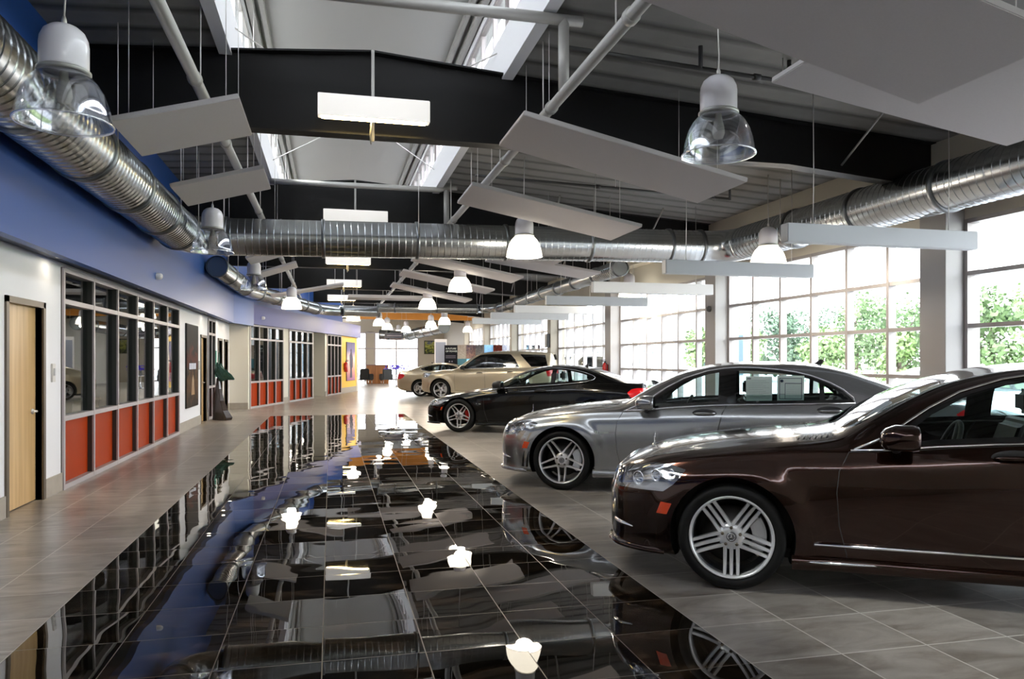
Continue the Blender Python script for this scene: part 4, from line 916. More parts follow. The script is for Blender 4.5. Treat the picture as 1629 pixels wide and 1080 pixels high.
# recessed spots in the soffit
spots = [(-2.76, 5.9), (-2.76, 8.9), (-2.76, 12.4), (-2.76, 18.75), (-2.76, 21.3), (-2.76, 22.6)]
lab = ['nearest', 'second', 'third', 'fourth', 'fifth', 'last']
for i, (x, y) in enumerate(spots):
    e = empty('recessed_spotlight', (x, y, 2.55)); tag(e, ['recessed spotlight in the dark soffit before the maple door', 'recessed spotlight in the dark soffit over the wall switch', 'recessed spotlight in the dark soffit above the red panelled office', 'recessed spotlight in the soffit just past the dark poster', 'recessed spotlight in the soffit above the bronze sculpture', 'recessed spotlight in the soffit at the fascia bend'][i], 'light fixture', 'spotlights in the soffit')
    MB().lathe([(.045, 0), (.07, 0), (.075, -.008), (.07, -.01), (.045, -.006)], 24, closed=True).build('trim_ring', ALU, e)
    on = i >= 3 or i == 1
    MB().lathe([(0, -.002), (.045, -.002)], 20).build('lens', pm('spot_on', (1, 1, 1), emit=(1, .9, .7), es=14) if on else pm('spot_off', (.5, .5, .5), .3), e)
    if on:
        l = bpy.data.lights.new('spot', 'SPOT'); l.energy = 9; l.color = (1, .9, .68); l.spot_size = math.radians(55); l.spot_blend = .5; l.shadow_soft_size = .03
        lo_ = bpy.data.objects.new('spot', l); COL.objects.link(lo_); lo_.parent = e; lo_.location = (0, 0, -.02); lo_.rotation_euler = (0, math.radians(-14), 0)

# ---------------------------------------------------------------- pendant lamps
def Zp(px, py, z):
    c, s = math.cos(YAW), math.sin(YAW); a = (px - 814.5) / 1200; t = (z - EYE) * 1200 / (574 - py)
    return (t * (s + a * c), t * (c - a * s))
LIT = pm('lit_acrylic', (.95, .92, .85), .3, emit=(1, .90, .72), es=1.1)
HOUS = pm('lamp_housing_white', (.80, .78, .83), .3, coat=.3)
RIM = glass('acrylic_rim', (.85, .86, .88), 1.6, .35, .05)
def pendant(lit, label, loc, ztop, watts=22):
    e = empty('pendant_lamp', loc); tag(e, label, 'pendant lamp', 'high bay pendant lamps')
    MB().lathe([(.13, .335), (.142, .345), (.145, .36), (.145, .50), (.14, .54), (.12, .585), (.085, .615), (.04, .63), (0, .632)], 32).build('housing', HOUS, e)
    MB().lathe([(.148, .318), (.158, .325), (.158, .338), (.148, .345), (.13, .345), (.13, .318)], 36, closed=True).build('collar', pm('collar_grey', (.42, .42, .40), .35, .4), e)
    sh = MB(); n = 72; prof = [(.135, .32), (.165, .30), (.205, .255), (.24, .19), (.262, .12), (.275, .055), (.281, .012), (.290, .004), (.290, -.004), (.278, -.004), (.276, .01), (.270, .055), (.257, .12), (.235, .19), (.20, .25), (.162, .292), (.135, .31)]
    vs = []
    for k in range(n):
        a = 2 * math.pi * k / n
        for r, h in prof:
            q = r * (1 + (.006 if k % 2 else 0)) if .02 < h < .31 else r; vs.append((q * math.cos(a), q * math.sin(a), h))
    m_ = len(prof); sh.add(vs, [(k * m_ + i, ((k + 1) % n) * m_ + i, ((k + 1) % n) * m_ + (i + 1) % m_, k * m_ + (i + 1) % m_) for k in range(n) for i in range(m_)], True)
    s = sh.build('shade', LIT if lit else LAMPGLASS, e)
    MB().lathe([(.284, .008), (.292, .004), (.292, -.006), (.280, -.006)], 60, closed=True).build('rim', CHROME if False else RIM, s)
    MB().lathe([(0, .12), (.035, .13), (.05, .17), (.045, .22), (.025, .30), (.025, .33)], 20).build('bulb', pm('bulb_lit', (1, 1, 1), emit=(1, .88, .66), es=14) if lit else pm('bulb_off', (.72, .70, .62), .2), e)
    MB().lathe([(0, .63), (.018, .63), (.016, .665), (.008, .69), (0, .69)], 12).tube([(0, 0, .68), (.006, 0, .8), (-.004, 0, 1.0), (0, 0, ztop - loc[2])], .006, 6).build('cable', ALU, e)
    if lit:
        l = bpy.data.lights.new('lamp_glow', 'POINT'); l.energy = watts; l.color = (1, .87, .70); l.shadow_soft_size = .12
        q = bpy.data.objects.new('lamp_glow', l); COL.objects.link(q); q.parent = e; q.location = (0, 0, -.06)
    return e
LAMPS = [(102, 196, 0, 'large unlit clear pendant lamp nearest the blue fascia'), (1143, 246, 0, 'unlit clear pendant lamp above the grey sedan, in front of the dark roof beam'),
         (338, 401, 0, 'unlit clear pendant lamp hanging before the left end of the crossing duct'), (834, 408, 1, 'lit pendant lamp hanging before the middle of the crossing duct'),
         (1222, 424, 1, 'lit pendant lamp half hidden by the long baffle near the duct elbow'), (404, 461, 0, 'unlit clear pendant lamp by the open end of the far left duct'),
         (732, 463, 1, 'lit pendant lamp below the crossing duct between two tilted panels'), (464, 491, 1, 'lit pendant lamp under a long tilted panel by the lavender fascia'),
         (1001, 473, 1, 'lit pendant lamp behind the stacked white baffles near the windows'), (680, 491, 1, 'lit pendant lamp over the gold suv hood, left of the tilted panels'),
         (562, 510, 1, 'lit pendant lamp beside the end of the lavender fascia'), (603, 518, 1, 'lit pendant lamp in front of the orange bulkhead, left end'),
         (707, 516, 1, 'lit pendant lamp in front of the orange bulkhead, above the painting'), (685.5, 521, 1, 'lit pendant lamp half behind its neighbour before the orange bulkhead'),
         (616, 524, 1, 'smaller lit pendant lamp just right of the one at the bulkhead left end'), (646, 528, 1, 'lit pendant lamp above the entrance glazing, highest of the distant row'),
         (634, 532.6, 1, 'tiny lit pendant lamp in the distant row, second of three'), (626, 535.6, 1, 'tiny lit pendant lamp in the distant row, first of three'), (744, 528, 1, 'tiny lit pendant lamp over the display boards')]
LOW = {102: 2.98, 338: 3.0, 1222: 2.95, 404: 3.0, 464: 2.95}
for px, py, lit, label in LAMPS:
    zl = LOW.get(px, 3.1); x, y = Zp(px, py, zl); pendant(lit, label, (x, y, zl), zroof(x) if not XM0 < x < XM1 else 6.1, 10 if 'fascia' in label else 22)

# ---------------------------------------------------------------- ducts
def duct(label, path, r, bend=.55, group=None, cap=False, strap=True):
    P = [Vector(p) for p in path]; pts = [P[0]]
    for i in range(1, len(P) - 1):
        u = (P[i - 1] - P[i]).normalized(); v = (P[i + 1] - P[i]).normalized(); a, b = P[i] + u * bend, P[i] + v * bend
        for k in range(9): t = k / 8; pts.append(a * (1 - t) ** 2 + P[i] * 2 * t * (1 - t) + b * t * t)
    pts.append(P[-1])
    root = empty('air_duct', path[0]); tag(root, label, 'air duct', group); o_ = Vector(path[0])
    ring = []; rad = []; s = 0; joints = []
    for a, b in zip(pts, pts[1:]):
        L = (b - a).length; n = max(1, int(L / .11)) if L > .3 else 1
        for k in range(n):
            t = k / n; p = a.lerp(b, t); q = (b - a).normalized()
            if n > 1:
                for dd, rr in ((0, r), (.004, r), (.008, r + .007), (.012, r), (.016, r)): ring.append(p + q * dd - o_); rad.append(rr)
                if k and k % 14 == 0: joints.append((p - o_, q))
            else: ring.append(p - o_); rad.append(r)
        if L > .3: joints += [(a - o_ + q * .03, q), (b - o_ - q * .03, q)]
    ring.append(pts[-1] - o_); rad.append(r)
    MB().tube(ring, rad, 40, cap=cap).build('duct_run', GALV, root)
    for p, q in joints[:24]:
        MB().tube([p - q * .03, p - q * .025, p + q * .025, p + q * .03], [r + .001, r + .022, r + .022, r + .001], 40, cap=False).build('joint_band', pm('duct_band', (.20, .21, .22), .35, 1), root)
    if strap:
        for p, q in joints[::2][:10]:
            x = p.x + o_.x; zt = (zroof(x) if not XM0 < x < XM1 else 4.74) - o_.z; sd_ = Vector((q.y, -q.x, 0)).normalized() * (r + .01)
            MB().tube([(p + sd_).to_tuple(), ((p + sd_).x, (p + sd_).y, zt)], .006, 5).build('hanger_rod', ALU, root)
    if not cap:
        q = (pts[0] - pts[1]).normalized()
        MB().tube([pts[0] - q * .02 - o_, pts[0] - q * .03 - o_], r - .004, 32).build('end_damper', pm('duct_end_blue_grey', (.12, .17, .25), .4, .5) if 'blue-grey end' in label else pm('duct_end_grey', (.22, .225, .23), .4, .5), root)
    return root
duct('large round galvanised duct looping from the blue fascia across the hall to the window side', [(-2.27, -3, 3.45), (-2.27, 12.95, 3.45), (7.35, 12.95, 3.6), (7.35, -3, 3.55)], .30, .6, cap=True)
duct('smaller round duct along the lavender fascia with an open blue-grey end', [(-2.34, 17.0, 3.45), (-2.26, 22.4, 3.44), (-.35, 30.2, 3.42), (1.9, 30.6, 3.42)], .21, .8)
duct('thin round duct above the window bays, joined across the far hall', [(6.05, 15.2, 3.45), (6.2, 28.4, 3.45), (1.7, 28.9, 3.45)], .17, .7)
duct('distant curved duct under the orange bulkhead over the entrance', [(5.9, 40, 3.25), (4.5, 47.5, 3.0), (3.0, 48, 3.1)], .3, 1.0)

# ---------------------------------------------------------------- sprinkler pipes
def pipes(label, runs, r, mat=PIPE, hang=(), name='sprinkler_pipe', group=None):
    e = empty(name, runs[0][0]); o_ = Vector(runs[0][0]); tag(e, label, 'pipe', group)
    for rr_ in runs: MB().tube([Vector(p) - o_ for p in rr_], r, 12).build('pipe_run', mat, e)
    for rr_ in runs[:1]:
        a, b = Vector(rr_[0]), Vector(rr_[-1]); L = (b - a).length; d = (b - a).normalized()
        for k in range(1, int(L / 2.03)):
            p = a + d * 2.03 * k - o_
            MB().tube([p - d * .04, p - d * .035, p + d * .035, p + d * .04], [r + .001, r + .012, r + .012, r + .001], 12, cap=False).build('coupling', mat, e)
            MB().tube([p + d * .3, p + d * .3 + Vector((0, 0, zroof(p.x + o_.x) - p.z - o_.z))], .007, 5).build('hanger_rod', ALU, e)
    return e
pipes('grey sprinkler main running the length of the hall, on the window side', [[(2.12, -3, 3.95), (2.12, 42, 3.95)], [(2.12, 6.75, 3.95), (2.12, 6.75, 4.64)], [(-1.3, 6.75, 4.64), (2.3, 6.75, 4.64)], [(2.12, 14.1, 3.95), (2.12, 14.1, 4.66)], [(-1.05, 14.1, 4.66), (1.98, 14.1, 4.66), (2.1, 14.1, 4.70), (2.3, 14.0, 4.70)]], .052)
pipes('grey sprinkler main running the length of the hall, on the blue fascia side', [[(-1.17, -3, 3.95), (-1.17, 42, 3.95)]], .052)
DKP = pm('dark_pipe', (.05, .05, .05), .5)
pipes('thin dark pipe under the roof deck above the nearer unlit lamp', [[(2.2, 6.9, 4.45), (6.6, 6.9, 4.22)], [(3.6, 6.9, 4.36), (3.6, 6.9, 4.6)], [(4.6, 6.9, 4.32), (4.6, 6.9, 4.55)]], .022, DKP)
pipes('thin dark pipe under the roof deck behind the large tilted panel', [[(2.2, 11.6, 4.35), (6.6, 11.6, 4.2)], [(6.0, 11.0, 4.25), (6.4, 11.8, 4.22)]], .022, DKP)
pipes('thin dark pipe with a drop head beside the duct elbow', [[(3.0, 10.2, 4.35), (6.0, 10.2, 4.18)], [(5.8, 10.2, 4.18), (5.8, 10.2, 3.85)]], .018, DKP)

# ---------------------------------------------------------------- acoustic panels
def cloud(label, x0, z0, x1, z1, y0, y1, grp, mat=PANEL, th=.05):
    e = empty('acoustic_panel', (x0, y0, z0)); tag(e, label, 'acoustic panel', grp)
    m = MB(); dx, dz = x1 - x0, z1 - z0; L = math.hypot(dx, dz); nx, nz = -dz / L * th, dx / L * th
    m.prism([(0, 0), (dx, dz), (dx + nx, dz + nz), (nx, nz)], lambda u, v: (u, 0, v), lambda u, v: (u, y1 - y0, v)); m.build('panel_board', mat, e, .006)
    for t in (.12, .88):
        for yy in (.1, y1 - y0 - .1):
            x = dx * t; z = dz * t + .03; X_ = x0 + x; zt = (zroof(X_) if not XM0 < X_ < XM1 else 6.1) - z0
            MB().tube([(x, yy, z), (x, yy, zt)], .004, 5).build('hanging_wire', ALU, e)
    return e
rows = [(3.55, 4.74), (7.1, 8.2), (9.85, 11.05), (13.42, 14.3), (16.5, 17.7), (19.6, 20.8), (22.9, 24.1)]
rl = ['huge dark grey acoustic panel overhead, cut by the top edge of the picture', 'large tilted acoustic panel in front of the nearest roof beam, window side', 'tilted acoustic panel whose low end overlaps the crossing duct', 'tilted acoustic panel whose corner peeks over and under the crossing duct', 'tilted acoustic panel just below the crossing duct, highest of the distant fan', 'narrow tilted acoustic panel behind the lit lamp under the duct', 'lowest narrow tilted acoustic panel of the fan above the gold suv']
for (a, b), lb in zip(rows, rl): cloud(lb, 1.82, 3.93 if a < 5 else 3.84 if a < 8 else 3.78, 4.24, 3.35 if a < 5 else 3.32, a, b, 'tilted acoustic panels right of the main')
cloud('pale acoustic panel behind the huge dark overhead one, beside the window duct', 3.5, 3.72, 5.85, 3.36, 4.2, 5.5, 'tilted acoustic panels by the windows')
cloud('tilted acoustic panel below the crossing duct, reaching the thin duct', 3.4, 3.7, 5.75, 3.36, 15.6, 16.8, 'tilted acoustic panels by the windows')
ll = ['tilted square acoustic panel behind the big unlit lamp, left side', 'tilted square acoustic panel above the unlit lamp at the duct, left side', 'small tilted acoustic panel peeking over the crossing duct, left side', 'small tilted acoustic panel just under the crossing duct, left side', 'small tilted acoustic panel right of the unlit lamp by the open duct end']
for (a, b), lb in zip([(7.2, 8.35), (9.75, 10.9), (13.4, 14.2), (16.2, 17.3), (18.9, 19.9)], ll): cloud(lb, -1.87 if a < 15 else -1.68, 3.53, -.8, 3.82, a, b, 'tilted acoustic panels left of the main')
cloud('long thin tilted acoustic panel crossing a lit lamp by the lavender fascia', -1.72, 3.37, .38, 3.76, 23.2, 24.1, 'tilted acoustic panels left of the main')
cloud('long level acoustic panel over the middle of the far hall', .55, 3.5, 2.95, 3.5, 24.9, 25.9, 'tilted acoustic panels left of the main', th=.1)
bl = ['long blue-grey baffle nearest the camera, ending before the window column', 'long blue-grey baffle under the duct elbow, second in the stack', 'third white baffle in the stack stepping towards the far windows', 'fourth white baffle in the stack, just above the black coupe', 'fifth baffle in the stack stepping towards the far windows', 'sixth baffle in the stack stepping towards the far windows', 'lowest and farthest baffle of the stack by the windows']
for i, y in enumerate([7.1, 10.1, 13.2, 16.3, 19.3, 22.3, 25.4]):
    e = empty('ceiling_baffle', (4.72, y, 2.72)); tag(e, bl[i], 'baffle', 'long baffles stepping along the windows')
    MB().box((0, 0, 0), (2.44, .14, .20)).build('baffle_board', BAFFLE, e, .008)
    for x in (.35, 2.1): MB().tube([(x, .07, .19), (x + .01, .07, .8), (x, .07, zroof(4.72 + x) - 2.72)], .005, 5).build('hanging_wire', ALU, e)

# ---------------------------------------------------------------- the cars on show
def place(px, py, phi, halfw):
    D = 1200 * EYE / (py - 574); lat = (px - 814.5) / 1200 * D; p = math.radians(phi); c, s = math.cos(YAW), math.sin(YAW)
    lat += math.sin(p) * halfw; D += math.cos(p) * halfw
    return (lat * c + D * s, D * c - lat * s, 0), -p - YAW
BROWN = pm('brown_metallic_paint', (.026, .0078, .004), .14, .85, coat=.7, spec=.3)
GREYM = pm('grey_metallic_paint', (.33, .335, .345), .22, .75, coat=1)
BLACKP = pm('black_paint', (.002, .002, .0022), .2, 0, coat=.4, spec=.2)
GOLD = pm('champagne_paint', (.50, .43, .31), .32, .6, coat=1)
GOLD2 = pm('pale_gold_paint', (.55, .47, .33), .32, .5, coat=1)
WHITEP = pm('white_car_paint', (.75, .76, .77), .25, 0, coat=1)
REDC = pm('red_caliper', (.5, .012, .008), .3, coat=.5)
l, r = place(1163, 940, 18, .93)
car('sedan', sedan_spec(finish=pm('bright_alloy', (.74, .74, .76), .32, .55), chrome_strips=[([(.49, .325), (1.2, .325), (2.74, .325)], .010), ([(.40, .215), (.9, .215), (1.5, .215), (1.9, .20)], .009)]), BROWN, l, r,
    'dark brown sedan nearest the camera with triple-spoke silver wheels', style='triple')
l, r = place(892, 780, 18, .93)
g = car('sedan', sedan_spec(finish=TOOLED, side_slits=True, fender_text=(('V12', 'BITURBO'), .36, .65, .04, 0)), GREYM, l, r, 'grey sedan parked between the brown sedan and the black coupe', style='twin')
def sticker(root, x, z, w, h, y0, label, framed):
    e = empty('window_sticker', parent=None); e.matrix_basis = root.matrix_basis @ Matrix.Translation((x, y0, z)) @ RX(14); tag(e, label, 'paper')
    MB().box((0, 0, 0), (w, .002, h)).build('sheet', PAPER, e)
    m = MB()
    if framed:
        for lo, hi in (((.02, .03), (w - .02, .036)), ((.02, h - .03), (w - .02, h - .024)), ((.02, .03), (.026, h - .024)), ((w - .026, .03), (w - .02, h - .024)), ((.075, .03), (.080, h - .08)), ((.075, h - .084), (w - .02, h - .078)), ((.02, .08), (.078, .084))): m.box((lo[0], -.002, lo[1]), (hi[0], 0, hi[1]))
        m.lathe([(0, .001), (.016, .001), (.016, 0)], 16, M=Matrix.Translation((.045, -.001, h - .055)) @ RX(90))
        for k in range(8): m.box((.09, -.0015, .05 + k * .02), (w - .04, 0, .051 + k * .02))
    else:
        m.box((.012, -.002, h - .028), (.05, 0, h - .018))
        for k in range(11): m.box((.03, -.0015, .04 + k * .019), (w - .03 - .03 * (k % 3), 0, .0408 + k * .019))
    m.build('printing', INK, e)
bpy.context.view_layer.update()
sticker(g, 1.98, 1.02, .26, .275, -.80, 'plain white paper sheet inside the rear door window of the grey sedan', False)
sticker(g, 2.29, 1.025, .26, .28, -.80, 'price sheet with a dark printed frame inside the grey sedan window', True)
l, r = place(729, 687.5, 17, .885)
car('coupe', coupe_spec(caliper=REDC, finish=SILVER, fender_text=(('6.3', 'AMG'), .36, .575, .035, 0)), BLACKP, l, r, 'glossy black coupe with red brake calipers behind the grey sedan', style='twin')
l, r = place(700, 636, 17, .96)
car('suv', suv_spec(finish=SILVER), GOLD, l, r, 'champagne suv with black rear windows beyond the black coupe', style='five')
# the far coupe stands the other way round: its tail points to the aisle
D = 30.8; lat = (668 - 814.5) / 1200 * D; c, s = math.cos(YAW), math.sin(YAW); ang = math.radians(180) - math.radians(10) - YAW
P = Vector((lat * c + D * s, D * c - lat * s, 0)); off = Matrix.Rotation(ang, 4, 'Z') @ Vector((2.765, .86, 0))
car('coupe', coupe_spec(finish=SILVER), GOLD2, P - off, ang, 'pale gold coupe with its red tail lamp towards the aisle, farthest of the cars', style='five')

# ---------------------------------------------------------------- sculpture by the offices
e = empty('sculpture', (-2.60, 19.7, 0), math.radians(-38)); e.scale = (.8, .8, 1.05); tag(e, 'dark curved sculpture with a green bronze top beside the office doors', 'sculpture')
m = MB(); outl = [(0, 0), (.52, 0), (.56, .06), (.40, .22), (.27, .45), (.18, .72), (.13, .98), (.05, .98), (.0, .5)]
m.prism(outl, lambda u, v: (u - .25, -.02 - .12 * (1 - v), v), lambda u, v: (u - .25, .02 + .12 * (1 - v), v)); m.build('curved_base', pm('dark_wood_base', (.035, .022, .018), .25, coat=.4), e, .008)
m = MB(); vs = []
prof = [(-.26, 1.18, .02, .05), (-.2, 1.16, .09, .16), (-.08, 1.12, .12, .2), (.05, 1.08, .11, .15), (.2, 1.04, .09, .11), (.36, 1.0, .06, .06), (.50, .96, .015, .02)]; n = 12
for x, z, ry, rz_ in prof:
    for k in range(n): a = 2 * math.pi * k / n; rr_ = 1 + .22 * math.sin(3 * a + x * 14); vs.append((x, ry * rr_ * math.cos(a), z + rz_ * rr_ * math.sin(a)))
m.add(vs, [(i * n + k, i * n + (k + 1) % n, (i + 1) * n + (k + 1) % n, (i + 1) * n + k) for i in range(len(prof) - 1) for k in range(n)] + [tuple(range(n)), tuple(range(len(prof) * n - 1, (len(prof) - 1) * n - 1, -1))])
m.build('bronze_figure', pm('verdigris_bronze', (.035, .10, .085), .4, .6, noise=.6, nscale=14, bump=.4), e)
MB().box((-.27, -.01, 1.0), (-.22, .01, 1.62)).box((-.14, -.01, 1.2), (-.08, .01, 1.58)).build('glass_fin', glass('green_glass', (.45, .75, .66), 1.5, .1), e)

# ---------------------------------------------------------------- far hall
def chair(loc, rz, mat, label):
    e = empty('armchair', loc, rz); tag(e, label, 'chair', 'dark chairs by the reception desk')
    MB().box((-.3, -.28, .3), (.3, .28, .46)).build('seat', mat, e, .05); MB().box((-.3, .2, .4), (.3, .34, .98)).build('backrest', mat, e, .05)
    for s in (-1, 1): MB().box((s * .3 - .06, -.25, .28), (s * .3 + .06, .28, .66)).build('armrest', mat, e, .04)
    for sx_ in (-.24, .24):
        for sy_ in (-.2, .24): MB().tube([(sx_, sy_, 0), (sx_, sy_, .32)], .02, 6).build('leg', CHROME, e)
e = empty('reception_desk', (2.2, 48.2, 0)); tag(e, 'reception desk with a warm wood front in the far hall', 'desk')
MB().box((0, 0, 0), (1.35, .08, 1.16)).box((.9, .02, 0), (1.35, .9, 1.1)).build('front_panel', wood_mat('cherry_wood', (.22, .075, .02), (.42, .17, .05), .35), e, .01)
MB().box((-.05, -.06, 1.16), (1.42, .5, 1.21)).build('counter_top', pm('counter_plum', (.18, .09, .10), .3), e, .008)
chair((2.15, 47.0, 0), 2.6, BLACK, 'black armchair at the left end of the wooden reception desk'); chair((3.3, 46.8, 0), 3.4, BLACK, 'black armchair at the right end of the wooden reception desk')
for x, y, z, w, lb in ((6.75, 55.98, 1.95, 1.25, 'landscape painting with yellow and green patches on the beige end wall'),):
    e = empty('painting', (x, y - .06, z)); tag(e, lb, 'picture')
    MB().box((0, 0, 0), (w, .05, 1.0)).build('frame', BLACK, e); MB().box((.05, -.01, .05), (w - .05, 0, .95)).build('canvas', art_mat('landscape', [(.3, (.02, .02, .03)), (.45, (.10, .12, .04)), (.55, (.45, .45, .10)), (.7, (.10, .12, .22))], 4, 2, 5, .5, 1.2, .7), e)
e = empty('hanging_sign', (2.95, 42.8, 2.72)); tag(e, 'dark blue sign with a faint strip of lettering hung before the entrance glazing', 'sign')
MB().box((0, 0, 0), (1.05, .05, .30)).build('sign_board', pm('navy_board', (.012, .014, .035), .4), e)
MB().box((.12, -.004, .12), (.93, 0, .17)).build('lettering', pm('grey_print', (.22, .2, .25), .5), e)
for x in (.1, .95): MB().tube([(x, .025, .3), (x, .025, 2.0)], .006, 5).build('hanging_wire', ALU, e)
# flowers
e = empty('flower_vase', (3.55, 42.2, 0)); tag(e, 'vase of violet-blue flowers on a stand behind the pale gold coupe', 'flowers')
MB().lathe([(0, 0), (.18, 0), (.18, .04), (.03, .08), (.03, .62), (.16, .66), (.16, .70), (0, .70)], 20).build('stand', CHROME, e)
MB().lathe([(0, .70), (.07, .70), (.09, .78), (.06, .9), (.08, .95), (.05, .95), (.03, .8)], 16).build('vase', glass('vase_glass', (.8, .85, .9)), e)
m = MB(); random.seed(4)
for k in range(110):
    a = random.uniform(0, 6.28); rr_ = random.uniform(0, .3); z = 1.08 + random.uniform(-.1, .13); x, y = rr_ * math.cos(a) * 2.3, rr_ * math.sin(a)
    m.lathe([(0, -.03), (.035, -.01), (.04, .015), (0, .035)], 6, M=Matrix.Translation((x, y, z)))
m.build('blossoms', pm('violet_petals', (.08, .04, .62), .6), e)
# display boards behind the suv
def board(e, x, y, rz, w, z0, h, mat, nm='board'):
    return MB().box((0, -.02, z0), (w, .02, z0 + h), T(x, y, 0, rz)).build(nm, mat, e, .004)
D = 36.; lat = (707 - 814.5) / 1200 * D; bx, by = lat * c + D * s, D * c - lat * s
e = empty('display_totem', (bx, by, 0), -YAW + .1); tag(e, 'tall black display totem with white lettering behind the gold suv windscreen', 'display')
MB().box((0, 0, .2), (.62, .10, 2.2)).build('totem_board', pm('black_board', (.004, .004, .008), .5, spec=.15), e, .006); MB().box((.05, -.1, 0), (.57, .2, .2)).build('base', BLACK, e)
text('lettering', 'A FUTURE', .11, PAPER, e, Matrix.Translation((.06, -.004, 2.0)) @ RX(90), .002); text('lettering', 'OF POWER', .11, PAPER, e, Matrix.Translation((.06, -.004, 1.87)) @ RX(90), .002)
for k in range(4): MB().box((.06, -.004, 1.7 - k * .04), (.54, 0, 1.712 - k * .04)).build('small_print', pm('grey_print'  , (.22, .2, .25), .5), e)
MB().lathe([(0, .004), (.035, .004), (.035, 0)], 16, M=Matrix.Translation((.24, 0, 1.42)) @ RX(90)).lathe([(0, .004), (.035, .004), (.035, 0)], 16, M=Matrix.Translation((.36, 0, 1.42)) @ RX(90)).build('logo_dot', pm('grey_print', (.22, .2, .25)), e)
e = empty('display_wall', (bx + .63, by - .05, 0), -YAW); tag(e, 'zigzag picture display wall with a black lettered end behind the gold suv roof', 'display')
pics = [((.42, .40, .38), (.25, .22, .2), 1), ((.35, .2, .15), (.05, .04, .06), 2), ((.3, .3, .3), (.08, .08, .1), 3), ((.2, .3, .6), (.3, .6, .8), 4), ((.3, .05, .02), (.05, .01, .01), 5), ((.1, .1, .14), (.3, .3, .34), 6), ((.02, .03, .06), (.1, .4, .7), 7)]
x = 0; y = 0
for k, (c1, c2, sd_) in enumerate(pics):
    w = .5; a = (.55 if k % 2 else -.55); board(e, x, y, a, w, 1.55, .66, art_mat('display_print_%d' % k, [(.35, c1), (.65, c2)], 5, 2, sd_, .4, 2, .8), 'picture_board')
    board(e, x, y, a, w, 1.1, .45, [pm('teal_box', (.05, .18, .25), .4), pm('light_blue_box', (.16, .5, .68), .4), pm('red_box', (.42, .06, .02), .4), BLACK][k % 4], 'lower_board'); board(e, x, y, a, w, .0, 1.1, BLACK, 'plinth_board')
    x += w * math.cos(a); y += w * math.sin(a)
board(e, x, y, 0, .95, 1.75, .46, pm('black_board', (.006, .006, .01)), 'lettered_board'); board(e, x, y, 0, .95, 0, 1.75, BLACK, 'plinth_board')
text('lettering', 'A FUTURE', .12, PAPER, e, Matrix.Translation((x + .30, y - .023, 2.02)) @ RX(90), .002); text('lettering', 'OF POWER', .12, PAPER, e, Matrix.Translation((x + .30, y - .023, 1.86)) @ RX(90), .002)
MB().prism([(.02, 1.76), (.22, 1.76), (.34, 2.05), (.28, 2.08)], lambda u, v: (x + u, y - .026, v), lambda u, v: (x + u, y - .02, v)).build('blue_streak', pm('light_blue_box', (.16, .5, .68)), e)
e = empty('display_stand', (bx - .42, by + .45, 0), -YAW); tag(e, 'white framed pale display stand left of the black totem', 'display')
MB().box((0, .02, .2), (.6, .06, 2.5)).build('frame', WHITE, e); MB().box((.06, 0, .35), (.54, .02, 2.35)).build('print', pm('pale_blue_print', (.33, .37, .48), .5), e); MB().box((.1, -.12, 0), (.5, .2, .2)).build('base', WHITE, e)

# ---------------------------------------------------------------- office furniture glimpsed through the glass
def desk(loc, rz, label):
    e = empty('office_desk', loc, rz); tag(e, label, 'desk', 'desks in the offices')
    MB().box((-.8, -.4, .71), (.8, .4, .75)).build('desk_top', WOOD, e, .005)
    for s in (-1, 1): MB().box((s * .76 - .02, -.36, 0), (s * .76 + .02, .36, .71)).build('leg', WOOD, e)
    MB().box((-.25, .0, .86), (.25, .03, 1.2)).build('screen', BLACK, e, .005); MB().box((-.03, .0, .75), (.03, .04, .88)).build('screen_stand', BLACK, e)
desk((-4.6, 11.2, 0), 1.57, 'wooden desk with a dark screen behind the first office panes'); desk((-4.7, 15.2, 0), 1.57, 'wooden desk with a dark screen behind the last panes of the long office front')
tag(desk, None) if False else None
p = MD @ Vector((1.6, 1.9, 0)); desk(tuple(p), ANG, 'desk behind the first glazed front of the angled wall')

# ---------------------------------------------------------------- outdoors
ASPH = pm('pale_asphalt', (.42, .42, .43), .8, noise=.1, nscale=2); GRASS = pm('lawn_green', (.17, .24, .07), .9, noise=.35, nscale=3)
tag(box('ground', (WX + .26, -60, -.25), (90, 130, -.08), ASPH), kind='structure')
tag(box('ground_entrance', (-30, YEND + .25, -.25), (WX + .2, 130, -.08), ASPH), kind='structure')
m = MB(); N = 24
for i in range(N + 1):
    for j in range(3): m.v.append((23 + [0, 7, 38][j], -30 + 62 * i / N, -.07 + [0, .4, 1.4][j]))
m.f += [(i * 3 + j, (i + 1) * 3 + j, (i + 1) * 3 + j + 1, i * 3 + j + 1) for i in range(N) for j in range(2)]; m.sm += [True] * (2 * N); tag(m.build('lawn', GRASS), kind='structure')
LEAF = [pm('leaf_green_%d' % k, c_, .8, noise=.35, nscale=2) for k, c_ in enumerate([(.13, .20, .09), (.20, .29, .12), (.11, .17, .11)])]
BARK = pm('bark', (.12, .09, .07), .9)
